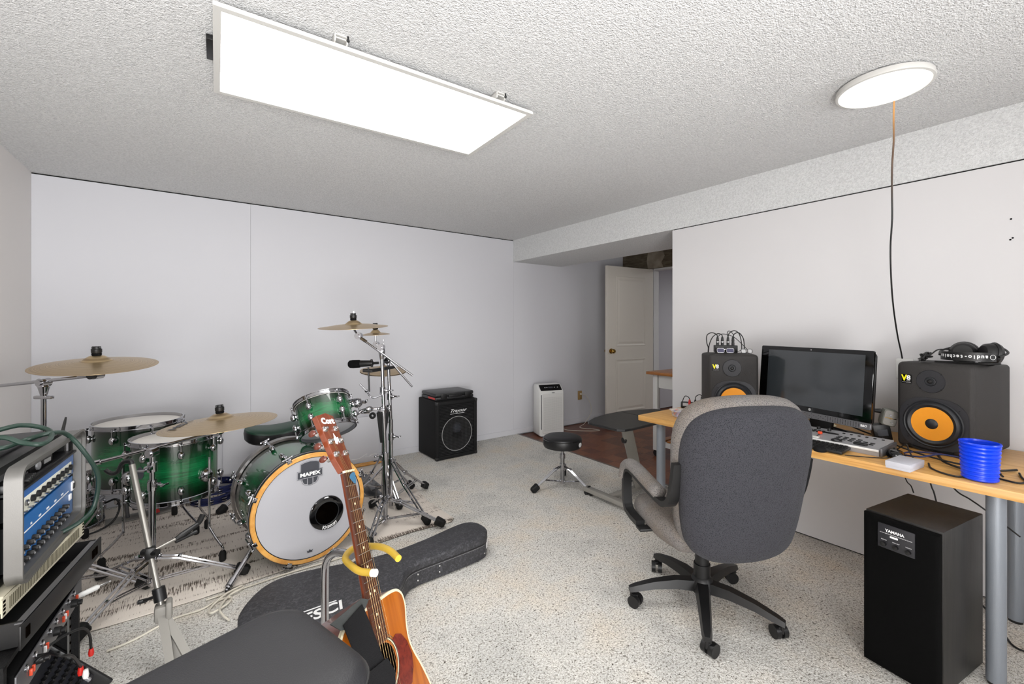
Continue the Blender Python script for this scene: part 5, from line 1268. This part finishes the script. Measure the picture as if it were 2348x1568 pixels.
part('logo_mark', MB().prism(ellipse(.007, .007, 16), 0, .0006, PT @ FM(.01, -.0024, .045)), 'grey_print', pc, smooth=0)
part('webcam', MB().prism(ellipse(.003, .003, 12), 0, .0006, PT @ FM(0, -.0024, .358)), 'silver', pc, smooth=0)
part('back_shell', MB().box((0, .028, .19), (.585, .036, .34), .016, PT), 'black', pc)
part('stand_foot', MB().box((0, .10, .006), (.30, .20, .012), .004).box((0, .09, .10), (.12, .02, .19), .004, RX(R(-12))), 'black', pc)

# MIDI controller
mk = thing('midi_keyboard', 'silver music controller with black knobs and faders in front of the computer', 'keyboard', (2.374, .92, DZ), (0, 0, R(-91.5)))
Wm = .66
part('body', MB().add([(-Wm/2, 0, 0), (Wm/2, 0, 0), (Wm/2, .195, 0), (-Wm/2, .195, 0), (-Wm/2, 0, .026), (Wm/2, 0, .026), (Wm/2, .195, .042), (-Wm/2, .195, .042)], [(0,3,2,1), (4,5,6,7), (0,1,5,4), (1,2,6,5), (2,3,7,6), (3,0,4,7)]), 'silver', mk, 'silver top', smooth=0)
part('end_cheek', MB().box((Wm/2+.006, .0975, .018), (.012, .195, .036), .004), 'silver_dark', mk)
part('front_lip', MB().box((0, -.002, .024), (Wm, .008, .010), .003), 'white', mk, 'white front lip')
SL = RX(R(4.7))
def mt_(x, y, z=0): return T(0, 0, .0262) @ SL @ T(x, y, z)
KN = MB().lathe([(0, 0), (.0085, 0), (.008, .013), (.0075, .0145), (0, .015)], 12).mesh('knob', MAT['black'], 40)
for k in range(9): part('knob', KN, None, mk, M=mt_(-.28+.046*k, .168))
keys = MB()
for k in range(22): part('key_bar', MB().box((0, 0, .0015), (.010, .034, .003)), 'black', mk, M=mt_(-.30+.0178*k, .128), smooth=0)
part('label_strip', MB().box((.11, .13, .0012), (.06, .02, .0016), M=mt_(0, 0)), 'black', mk, smooth=0)
for k in range(9):
    part('fader_slot', MB().box((0, 0, .0005), (.003, .055, .001)), 'black_matt', mk, M=mt_(-.29+.046*k, .072), smooth=0)
    part('fader_cap', MB().box((0, 0, .007), (.017, .012, .012), .002), 'orange_red' if k == 8 else 'black', mk, 'orange red fader cap' if k == 8 else None, M=mt_(-.29+.046*k, .088))
for k in range(9): part('pad', MB().box((0, 0, .002), (.036, .022, .004), .001), 'key_white', mk, M=mt_(-.29+.046*k, .026))
for i in range(6):
    for j in range(3): part('button', MB().box((0, 0, .0015), (.017, .008, .003), .001), 'black', mk, M=mt_(.155+.026*i, .105-.022*j)) if not (i > 3 and j == 0) else None
for k in range(6): part('button', MB().box((0, 0, .0015), (.010, .010, .003), .001), 'black', mk, M=mt_(.15+.03*k, .165))
part('jog_ring', MB().lathe([(.012, 0), (.022, 0), (.021, .004), (.013, .004)], 24, mt_(.165, .032), True), 'black', mk)
part('joystick', MB().box((0, 0, .005), (.052, .022, .010), .005), 'black', mk, M=mt_(.255, .035))
# computer keyboard, mice
kb = thing('computer_keyboard', 'black computer keyboard in front of the silver music controller', 'keyboard', (2.264, .91, DZ), (0, 0, R(-91.5)))
part('base', MB().box((0, .052, .009), (.44, .105, .014), .004, RX(R(3))), 'black', kb)
KEY = MB().pad(rrect(.0155, .0155, .002, 1), [(0, 0), (.0015, .004), (.003, .0042)]).mesh('key', MAT['rubber'], 0)
for i in range(24):
    for j in range(5): mkobj('key', KEY, kb, RX(R(3)) @ T(-.207+.018*i, .014+.0185*j, .016))
ms_ = MB().pad(ellipse(.031, .052, 28), [(.002, 0), (0, .006), (.0, .014), (.005, .023), (.012, .030), (.020, .033)])
mo = thing('computer_mouse', 'shiny black mouse next to the white box on the desk', 'mouse', (2.415, .545, DZ), (0, 0, R(-62)))
part('shell', ms_, 'black_gloss', mo, smooth=60)
part('scroll_wheel', MB().rod((-.003, .025, .029), (.003, .025, .029), .007, 12), 'rubber', mo)
mo2 = thing('computer_mouse', 'black mouse half hidden behind the chair back at the desk edge', 'mouse', (2.275, .775, DZ), (0, 0, R(-80)))
part('shell', MB().pad(ellipse(.028, .045, 24), [(.002, 0), (0, .006), (.004, .016), (.014, .021)]), 'black_matt', mo2, smooth=60)
part('scroll_wheel', MB().rod((-.003, .02, .018), (.003, .02, .018), .006, 12), 'rubber', mo2)
# white box, blue spool
bx = thing('cardboard_box', 'small flat white box at the front edge of the desk', 'box', (2.276, .487, DZ), (0, 0, R(-6)))
part('lid', MB().box((0, 0, .0185), (.137, .078, .020), .0015), 'light_box', bx); part('tray', MB().box((0, 0, .006), (.135, .076, .012), .0015), 'light_box', bx)
cup = thing('plastic_cup', 'bright blue ribbed plastic cup on the front corner of the desk', 'cup', (2.318, .288, DZ))
pr = [(0, .001), (.043, .001)]
for k in range(9):
    z = .002+.0142*k; r = .0455+.0007*k
    pr += [(r, z+.001), (r+.0035, z+.004), (r+.0035, z+.010), (r, z+.0132)]
pr += [(.0535, .1300), (.0535, .136), (.0500, .136), (.047, .01), (0, .008)]
part('wall', MB().lathe(pr, 48), 'blue_tub', cup, 'bright blue ribbed wall', smooth=40)
part('rim', MB().lathe([(.049, .131), (.0555, .131), (.0565, .134), (.0545, .138), (.050, .138)], 48, None, True), 'blue_tub', cup)
part('inner_cross', MB().box((0, 0, .09), (.092, .002, .05)).box((0, 0, .09), (.002, .092, .05)), 'blue_tub', cup, smooth=0)
# headphones on the right monitor
HP = MR @ T(.075, .13, .398) @ Matrix.Scale(1.12, 4)
hp = thing('headphones', 'black studio headphones lying upside down on the right studio monitor', 'headphones', M=HP)
bw = MB(); n_ = 22; v = []; f = []
for k in range(n_+1):
    a = R(200+140*k/n_); x, y = .085*cos(a), .075*sin(a)
    for (q, z) in ((0, .012), (0, .046), (-.006, .046), (-.006, .012)): v.append((x*(1+q/.085), y*(1+q/.085), z))
for k in range(n_):
    for q in range(4): f.append((k*4+q, k*4+(q+1) % 4, (k+1)*4+(q+1) % 4, (k+1)*4+q))
bw.add(v, f+[(0, 1, 2, 3), (n_*4+3, n_*4+2, n_*4+1, n_*4)])
part('headband', bw, 'black', hp, 'black headband with white upside down lettering')
s_ = 'audio-technica'
for k, ch in enumerate(s_):
    a = R(325-7.6*k-8); x, y = .0857*cos(a), .0757*sin(a)
    nx, ny = cos(a), sin(a)
    # upside down lettering: reads from right to left when seen from the front
    text(ch, .0195, 'white_print', hp, Matrix(((ny, 0, nx, x), (-nx, 0, ny, y), (0, -1, 0, .029), (0, 0, 0, 1))), bold=.0006, sx=.9, extr=.0002)
a = R(330); part('logo_mark', MB().tube([(0.009*cos(t), .009*sin(t), 0) for t in [2*pi*q/16 for q in range(16)]], .0008, 4, True, Matrix(((sin(a), 0, cos(a), .0862*cos(a)), (-cos(a), 0, sin(a), .0762*sin(a)), (0, -1, 0, .029), (0, 0, 0, 1)))), 'white_print', hp)
for s, yw in ((-1, 12), (1, -40)):
    c_ = part('ear_cup', MB().lathe([(0, .022), (.028, .022), (.036, .016), (.040, .004), (.040, -.006), (.0, -.008)], 28, T(s*.036+.012, .012, .040) @ RZ(R(yw)) @ RX(R(82))), 'black', hp)
    part('ear_pad', MB().lathe([(.022, -.004), (.030, -.024), (.040, -.022), (.046, -.010), (.042, -.003)], 28, T(s*.036+.012, .012, .040) @ RZ(R(yw)) @ RX(R(82)), True), 'vinyl_black', c_)
    part('yoke', MB().tube(spline([(s*.085, -.02, .03), (s*.095, .02, .045), (s*.07, .055, .06), (s*.04, .05, .07)], 5), .004, 8), 'black', hp)
hc = []
for t in range(70):
    a = t*.72; hc.append((-.105+.017*cos(a)*cos(t*.13)+.004*sin(t*.31), -.085+.017*sin(a*1.03), .022+.018*cos(a)*sin(t*.13+.6)))
part('coiled_lead', MB().tube(spline(hc, 3), .0028, 6), 'cable_black', hp, 'coiled black lead')
part('lead', MB().tube(spline([(-.10, -.05, .03), (-.085, -.03, .05), (-.06, .0, .05)], 5), .0025, 6).tube(spline([(-.08, -.07, .004), (.0, -.055, .005), (.06, -.06, .005), (.09, -.03, .006), (.03, -.02, .005)], 6), .004, 6), 'cable_black', hp)

# hub with plugs on the left monitor, sunglasses
HB = ML @ T(-.01, .15, .397)
hb = thing('audio_splitter', 'black splitter box with four upright plugs on top of the left studio monitor', 'splitter', M=HB)
part('box', MB().box((0, 0, .024), (.128, .05, .044), .004), 'black', hb)
for k, x in enumerate((-.045, -.018, .014, .042)):
    p_ = part('plug', MB().lathe([(0, .044), (.0085, .044), (.0085, .060), (.007, .066), (.0085, .072), (.0065, .092), (.003, .100), (0, .100)], 12, T(x, 0, 0)), 'black', hb)
    if k != 3: part('plug_ring', MB().lathe([(.0082, .062), (.0092, .063), (.0092, .068), (.0082, .069)], 12, T(x, 0, 0), True), 'nickel', p_)
part('wire', MB().tube(spline([(-.045, 0, .095), (-.052, .0, .112), (-.080, .0, .122), (-.105, .005, .105), (-.105, .01, .06), (-.095, .02, .03), (-.094, .03, .0)], 7), .0028, 8), 'cable_black', hb)
part('wire', MB().tube(spline([(-.018, 0, .095), (-.022, .0, .110), (-.045, .0, .116), (-.072, .005, .095), (-.09, .01, .05), (-.094, .02, .0)], 7), .0028, 8), 'cable_black', hb)
part('wire', MB().tube(spline([(.014, 0, .095), (.022, .0, .120), (.05, .0, .135), (.078, .005, .115), (.092, .01, .06), (.096, .02, .0)], 7), .0028, 8), 'cable_black', hb)
part('wire', MB().tube(spline([(.042, 0, .095), (.05, .0, .115), (.075, .0, .122), (.10, .005, .09), (.108, .01, .04), (.108, .02, .0)], 7), .0028, 8), 'cable_black', hb)
part('wire', MB().tube(spline([(.016, .01, .095), (.012, .01, .12), (.022, .01, .133), (.042, .01, .118), (.05, .01, .10)], 7), .0020, 8).tube(spline([(-.045, -.01, .098), (-.02, -.01, .115), (.04, 0, .10), (.09, .02, .06), (.14, .06, .012), (.165, .11, -.03)], 7), .0020, 8), 'cable_black', hb)
gl = thing('sunglasses', 'rectangular sunglasses lying on the left studio monitor', 'glasses', M=ML @ T(-.03, .055, .399) @ RX(R(-18)))
for s in (-1, 1):
    lo = rrect(.040, .026, .007, 4, s*.026, .016)
    part('lens', MB().prism(lo, 0, .002, FM(0, 0, 0)), 'lens', gl, smooth=0)
    part('rim', MB().tube([(x, -.001, z) for x, z in lo], .0013, 6, True), 'nickel', gl)
    part('temple', MB().tube([(s*.047, 0, .022), (s*.05, .06, .012), (s*.045, .10, .0)], .0015, 6), 'black', gl)
part('bridge', MB().tube(spline([(-.008, -.002, .02), (0, -.004, .024), (.008, -.002, .02)], 4), .0015, 6), 'nickel', gl)
g2 = thing('spectacles', 'clear spectacles standing at the right of the sunglasses on the left monitor', 'glasses', M=ML @ T(.085, .055, .399) @ RZ(R(20)) @ RX(R(-10)))
for s in (-1, 1):
    lo = rrect(.030, .024, .008, 4, s*.020, .014)
    part('lens', MB().prism(lo, 0, .0015, FM(0, 0, 0)), 'clear', g2, smooth=0)
    part('rim', MB().tube([(x, -.001, z) for x, z in lo], .0016, 6, True), 'black', g2)
    part('temple', MB().tube([(s*.036, 0, .02), (s*.03, .06, .008), (s*.02, .09, .0)], .0015, 6), 'black', g2)

# container, interface with plugs at the left end of the desk
ct = thing('plastic_container', 'small clear lidded container of coloured plectrums at the left end of the desk', 'container', (2.40, 1.565, DZ), (0, 0, R(-30)))
part('tub', MB().pad(rrect(.085, .085, .02, 5), [(.012, 0), (.006, .004), (0, .036)]), 'clear', ct, 'clear tub')
random.seed(3)
PICKM = MB().prism([tuple(p[:2]) for p in spline([(0, -.014, 0), (.012, .006, 0), (0, .014, 0), (-.012, .006, 0)], 4, True)], 0, .001)
pmeshes = [PICKM.mesh('plectrum', MAT[m], 0) for m in ('red', 'navy', 'yellow', 'black', 'orange_red', 'blue_tub')]
for k in range(26):
    a = random.random()*6.28; r = .032*math.sqrt(random.random()) if k > 12 else .033
    pk = mkobj('plectrum', pmeshes[k % 6], None, T(2.40, 1.565, DZ+.004+random.random()*.022) @ RZ(a) @ T(0, r if k > 12 else -r, .004) @ RX(R(20+random.random()*50)))
    pk['label'] = 'small ' + ('red', 'navy blue', 'yellow', 'black', 'orange red', 'bright blue')[k % 6] + ' plectrum inside the clear lidded container'; pk['category'] = 'plectrum'; pk['group'] = ('red', 'navy', 'yellow', 'black', 'orange', 'blue')[k % 6] + ' plectrums in the clear container'
part('lid', MB().pad(rrect(.105, .105, .024, 5), [(.002, .0365), (0, .039), (.0, .0425), (.008, .0445), (.011, .0425), (.03, .042)]), 'clear', ct, 'clear lid')
ai = thing('audio_interface', 'black angled box with a grey front at the back left corner of the desk', 'audio unit', (2.70, 1.70, DZ), (0, 0, R(-62)))
part('body', MB().box((0, 0, .022), (.085, .06, .044), .006, RX(R(-8))), 'black', ai)
part('front_plate', MB().box((0, -.031, .024), (.06, .002, .018), M=RX(R(-8))), 'silver', ai)
jb = thing('patch_bay', 'low dark box with upright red and black plugs behind the clear container', 'splitter', (2.665, 1.60, DZ), (0, 0, R(-50)))
part('box', MB().box((0, 0, .014), (.15, .06, .028), .004), 'black', jb)
for k, x in enumerate((-.055, -.02, .015, .05)):
    part('plug', MB().lathe([(0, .028), (.008, .028), (.008, .062), (.004, .075), (0, .076)], 12, T(x, 0, 0)), 'red' if k == 0 else 'black', jb, 'red plug' if k == 0 else None)
    part('wire', MB().tube(spline([(x, 0, .07), (x+.004, 0, .095), (x+(.03 if k < 3 else .025), 0, .108), (x+.05, .01, .08), (x+.055, .02, .03)] if k else [(x, 0, .07), (x-.006, 0, .088), (x-.028, 0, .095), (x-.042, .01, .06), (x-.044, .01, .01)], 6), .0026, 8), 'cable_black', jb)

# plug adapter and black box between computer and right monitor
pa_ = thing('power_adapter', 'grey plug-in power adapter with its prongs facing out, between computer and right monitor', 'adapter', M=T(2.725, .640, .835) @ RZ(R(-62)) @ RY(R(12)))
part('body', MB().box((0, .015, 0), (.062, .06, .082), .014), 'grey_box', pa_)
part('prong_face', MB().prism(rrect(.050, .070, .012, 4), 0, .002, FM(0, -.015, 0)), 'table_grey', pa_)
part('prong', MB().box((-.006, -.024, .016), (.007, .018, .002)).box((.006, -.024, -.018), (.007, .018, .002)), 'nickel', pa_, smooth=0)
part('ground_pin', MB().rod((0, -.015, 0), (0, -.032, 0), .0022, 8).box((0, -.0175, 0), (.044, .002, .003)), 'brass', pa_)
part('cable_boot', MB().tube([(-.03, .03, .02), (-.075, .04, .01), (-.09, .045, .0)], [.012, .007, .004], 10), 'black', pa_)
bb = thing('power_brick', 'black power brick standing under the grey adapter', 'adapter', (2.735, .668, DZ), (0, 0, R(-60)))
part('body', MB().box((0, 0, .040), (.07, .05, .080), .005, RY(R(-10))), 'black', bb)
part('label', MB().box((.0, -.0262, .04), (.04, .001, .03), M=RY(R(-10))), 'dark_print', bb, smooth=0)
for k, (pts_, lab, r_) in enumerate((
    ([(2.56, .62, DZ+.006), (2.50, .57, DZ+.012), (2.45, .52, DZ+.055), (2.40, .50, DZ+.04), (2.36, .47, DZ+.006)], 'thin black wire arching over the right end of the music controller', .0026),
    ([(2.26, .68, DZ+.004), (2.315, .60, DZ+.004), (2.36, .56, DZ+.004), (2.40, .57, DZ+.006)], 'mouse wire running along the front of the music controller', .002),
    ([(2.70, .58, DZ+.02), (2.60, .52, DZ+.018), (2.53, .44, DZ+.018), (2.44, .40, DZ+.012), (2.40, .33, DZ+.01), (2.48, .26, DZ+.008), (2.56, .22, DZ+.006)], 'thick black cable lying in front of the right monitor', .0042),
    ([(2.62, .62, DZ+.02), (2.53, .55, DZ+.022), (2.47, .46, DZ+.018), (2.43, .36, DZ+.018), (2.46, .27, DZ+.012), (2.40, .24, DZ+.008)], 'black cable crossing the tangle in front of the right monitor', .0036),
    ([(2.40, .44, DZ+.004), (2.33, .42, DZ+.004), (2.285, .375, DZ+.004), (2.285, .33, DZ+.004), (2.36, .30, DZ+.004), (2.44, .38, DZ+.006)], 'black cable loop lying between the white box and the blue cup', .0034),
    ([(2.50, .36, DZ+.03), (2.46, .42, DZ+.035), (2.42, .47, DZ+.02), (2.45, .53, DZ+.012), (2.50, .50, DZ+.02), (2.52, .40, DZ+.025), (2.47, .30, DZ+.02)], 'navy black cable coil in the tangle in front of the right monitor', .0036),
    ([(2.37, .245, DZ+.004), (2.36, .20, DZ+.004), (2.40, .185, DZ+.004), (2.46, .20, DZ+.004), (2.52, .21, DZ+.004)], 'short black cable loop at the right of the blue cup', .0034),
    ([(2.80, .62, DZ+.05), (2.72, .56, DZ+.02), (2.66, .50, DZ+.01), (2.60, .45, DZ+.008), (2.52, .43, DZ+.012)], 'black cable coming out from behind the grey adapter', .0046),
    ([(2.76, .62, .69), (2.75, .586, .551), (2.75, .566, .52), (2.748, .556, .49)], 'thin wire dangling below the desk to the black subwoofer, left one', .0026),
    ([(2.72, .52, .69), (2.70, .488, .562), (2.70, .478, .53), (2.70, .470, .49)], 'thin wire dangling below the desk to the black subwoofer, middle one', .0030),
    ([(2.62, .45, .69), (2.60, .397, .592), (2.60, .35, .561), (2.60, .309, .533), (2.66, .22, .44)], 'thin wire dangling below the desk towards the front right leg', .0030),
    ([(2.98, .42, .03), (2.80, .30, .008), (2.62, .22, .008), (2.75, .08, .008), (2.95, .02, .02)], 'black cable lying on the carpet behind the front right desk leg', .004),
    ([(2.98, .30, .12), (2.90, .22, .02), (2.74, .16, .008), (2.60, .10, .008), (2.50, -.02, .008)], 'second black cable on the carpet under the right end of the desk', .004))):
    solo('cable', MB().tube(spline(pts_, 8), r_, 8), 'navy' if k == 5 else 'cable_black', lab, 'cable')

for k, (pts_, lab) in enumerate((
    ([(2.64, 1.18, DZ+.005), (2.61, 1.0, DZ+.01), (2.60, .82, DZ+.006), (2.63, .70, DZ+.006)], 'black cable lying under the computer just behind the music controller'),
    ([(2.74, 1.15, DZ+.005), (2.80, 1.0, DZ+.015), (2.74, .84, DZ+.016), (2.66, .74, DZ+.008), (2.64, .60, DZ+.006)], 'black cable looping round the foot of the computer'),
    ([(2.90, .95, DZ+.06), (2.82, .80, DZ+.02), (2.78, .72, DZ+.008), (2.68, .66, DZ+.02), (2.60, .60, DZ+.012)], 'black cable dropping from behind the computer towards the power brick'))):
    solo('cable', MB().tube(spline(pts_, 8), .0042, 8), 'cable_black', lab, 'cable')
solo('oval_pad', MB().lathe([(0, 0), (.032, 0), (.034, .006), (.025, .013), (0, .015)], 24), 'bone', 'small beige oval pad lying under the computer', 'pad', (2.80, .915, DZ+.0125))

# ------------------------------------------------------------------ subwoofer
sub = thing('subwoofer', 'tall black subwoofer on the carpet under the desk', 'speaker', (2.235, .428, 0), (0, 0, R(-99)))
sw, sd, sh2 = .225, .36, .575
part('cabinet', MB().box((0, .012, sh2/2+.006), (sw, sd-.024, sh2-.012), .003), 'sub_side', sub, 'black ash cabinet')
part('front_grille', MB().pad([(sw/2-.001, sh2-.006), (-sw/2+.001, sh2-.006), (-sw/2+.001, .006), (sw/2-.001, .006)], [(.003, 0), (0, .003), (0, .014), (.004, .021), (.012, .027), (.026, .0295)], FM(0, -sd/2+.022, 0)), 'sub_front', sub, 'black cloth grille', smooth=30)
cpn = part('control_panel', MB().box((-.005, -sd/2-.009, sh2-.068), (.108, .006, .088), .001), 'speaker_dark', sub)
text('YAMAHA', .0135, 'white_print', cpn, FM(-.008, -sd/2-.0125, sh2-.045), bold=.0005, extr=.0002)
text('ACTIVE SERVO PROCESSING SUBWOOFER SYSTEM', .0042, 'white_print', cpn, FM(-.005, -sd/2-.0125, sh2-.056), extr=.0001)
part('small_logo', MB().prism(rrect(.024, .007, .002, 2), 0, .0005, FM(-.01, -sd/2-.0122, sh2-.064)), 'white_print', cpn, smooth=0)
for x, s_ in ((-.040, 'PHONES'), (-.004, 'HIGH CUT'), (.032, 'VOLUME')):
    part('knob', MB().lathe([(0, 0), (.008, 0), (.0075, .010), (0, .011)], 18, FM(x, -sd/2-.012, sh2-.096)), 'black', cpn)
    text(s_, .0045, 'white_print', cpn, FM(x, -sd/2-.0125, sh2-.081), extr=.0001)
for (x, y) in ((-.09, -.14), (.09, -.14), (-.09, .14), (.09, .14)): part('rubber_foot', MB().rod((x, y, 0), (x, y, .008), .014, 12), 'rubber', sub)

# ------------------------------------------------------------------ office chair
CR = -28.0
ch = thing('office_chair', 'grey tweed office chair with black armrests and five-star base, seen from behind', 'chair', (1.86, 1.10, 0), (0, 0, R(CR)))
half = [(0, .368), (.10, .372), (.17, .390), (.220, .435), (.245, .52), (.258, .62), (.268, .74), (.272, .83), (.262, .905), (.232, .965), (.175, 1.003), (.09, 1.020), (0, 1.024)]
ol = [tuple(p[:2]) for p in spline([(x, z, 0) for x, z in half]+[(-x, z, 0) for x, z in reversed(half[1:-1])], 4, True)]
half2 = [(x*.975, .368+(z-.368)*.965) for x, z in half]
ol2 = [tuple(p[:2]) for p in spline([(x, z, 0) for x, z in half2]+[(-x, z, 0) for x, z in reversed(half2[1:-1])], 4, True)]
BKM = T(0, -.205, .42) @ RX(R(9)) @ T(0, .205, -.42)
BM = BKM @ Matrix(((1, 0, 0, 0), (0, 0, -1, -.205), (0, 1, 0, 0), (0, 0, 0, 1)))
def curve_back(x, y, z): return (x, y, z-.55*x*x-.10*(y-.6)**2*0)
part('backrest', MB().pad(ol, [(.14, -.055), (.07, -.05), (.025, -.035), (.004, -.008), (0, .02), (.006, .05), (.022, .068)], None, True).deform(curve_back), 'fabric_light', ch, 'light grey worn front cushion', M=BM, smooth=60)
part('back_panel', MB().pad(ol2, [(.01, .035), (.0, .05), (-.002, .075), (.006, .098), (.024, .114), (.06, .124), (.12, .129), (.17, .13)], None, True).deform(curve_back), 'fabric', ch, 'grey tweed outer back', M=BM, smooth=60)
so = [tuple(p[:2]) for p in spline([(x, y, 0) for x, y in ((.17, -.20), (.235, -.12), (.255, .02), (.245, .18), (.19, .255), (.08, .275), (-.08, .275), (-.19, .255), (-.245, .18), (-.255, .02), (-.235, -.12), (-.17, -.20))], 5, True)]
part('seat', MB().pad(so, [(.07, .335), (.03, .345), (.008, .375), (0, .41), (.006, .435), (.024, .455), (.06, .467), (.12, .472)], None, True).deform(lambda x, y, z: (x, y, z-.6*max(0, y-.14)**2*4)), 'fabric_light', ch, 'light grey seat cushion', smooth=60)
def bar(pts, w, t):
    P = [Vector((0, p[0], p[1])) for p in pts]; v = []; f = []
    for i, p in enumerate(P):
        a = P[max(0, i-1)]; b = P[min(len(P)-1, i+1)]; tg = (b-a).normalized(); nr = Vector((0, -tg.z, tg.y))
        for (sx, sn) in ((-1, -1), (1, -1), (1, 1), (-1, 1)): v.append((sx*w/2, p.y+nr.y*sn*t/2, p.z+nr.z*sn*t/2))
    for i in range(len(P)-1):
        for q in range(4): f.append((i*4+q, i*4+(q+1) % 4, (i+1)*4+(q+1) % 4, (i+1)*4+q))
    f += [(3, 2, 1, 0), tuple(len(v)-4+q for q in range(4))]
    return MB().add(v, f)
arm = spline([(0, y, z) for y, z in ((-.285, .755), (-.272, .69), (-.245, .605), (-.205, .568), (-.14, .562), (-.03, .572), (.08, .586), (.15, .590), (.190, .572), (.207, .52), (.204, .45), (.188, .395), (.13, .378), (.05, .376))], 5)
pad_ = spline([(0, y, z) for y, z in ((-.145, .585), (-.08, .592), (-.02, .599), (.06, .609), (.13, .614), (.172, .609), (.206, .588), (.224, .550), (.227, .525))], 5)
for s in (-1, 1):
    fr2 = part('armrest', bar([(p.y, p.z) for p in arm], .042, .022), 'black', ch, 'black armrest loop', M=T(s*.274, 0, 0), smooth=40)
    part('arm_pad', MB().tube([(0, p.y, p.z) for p in pad_], [.016]+[.027]*(len(pad_)-2)+[.018], 14).deform(lambda x, y, z: (x*1.25, y, z)), 'fabric_light', fr2, 'light grey padded arm', smooth=60)
    part('arm_bracket', MB().box((s*-.06, .03, .362), (.16, .05, .012), .003), 'black', fr2)
part('seat_mechanism', MB().box((0, .0, .335), (.22, .26, .035), .01).rod((.06, -.20, .335), (.06, -.08, .335), .032, 16).rod((0, 0, .30), (0, 0, .335), .045, 16), 'black', ch)
part('gas_column', MB().rod((0, 0, .10), (0, 0, .335), .030, 20).rod((0, 0, .10), (0, 0, .20), .036, 20), 'black', ch)
hubm = part('base_hub', MB().lathe([(0, .07), (.045, .075), (.055, .10), (.045, .135), (.035, .145), (0, .145)], 24), 'black', ch)
for a in (141, 74, 2.5, -78, 214):
    a = R(a-CR); L_ = .312; u_ = Vector((cos(a), sin(a), 0)); s__ = Vector((-sin(a), cos(a), 0))
    v = []; f = []
    for (r_, z, hw_, ht) in ((.03, .108, .032, .030), (.12, .112, .029, .026), (.22, .100, .024, .021), (L_-.01, .080, .020, .017), (L_+.016, .072, .014, .014)):
        for (q, p_) in ((-1, -1), (1, -1), (.7, 1), (-.7, 1)): v.append(tuple(u_*r_+s__*hw_*q+Vector((0, 0, z+ht*p_*.7))))
    for i in range(4):
        for q in range(4): f.append((i*4+q, i*4+(q+1) % 4, (i+1)*4+(q+1) % 4, (i+1)*4+q))
    f += [(3, 2, 1, 0), (16, 17, 18, 19)]
    lg = part('base_leg', MB().add(v, f), 'black', ch, smooth=50)
    c_ = u_*(L_+.004); wd = Vector((cos(a+.9), sin(a+.9), 0)); back = Vector((-wd.y, wd.x, 0))*.018
    part('caster', MB().rod(c_+back-wd*.026+Vector((0, 0, .027)), c_+back-wd*.006+Vector((0, 0, .027)), .027, 18).rod(c_+back+wd*.006+Vector((0, 0, .027)), c_+back+wd*.026+Vector((0, 0, .027)), .027, 18).rod(c_+Vector((0, 0, .03)), c_+Vector((0, 0, .075)), .008, 10).box(c_+back*.7+Vector((0, 0, .048)), (.026, .026, .014), .004), 'black', lg)
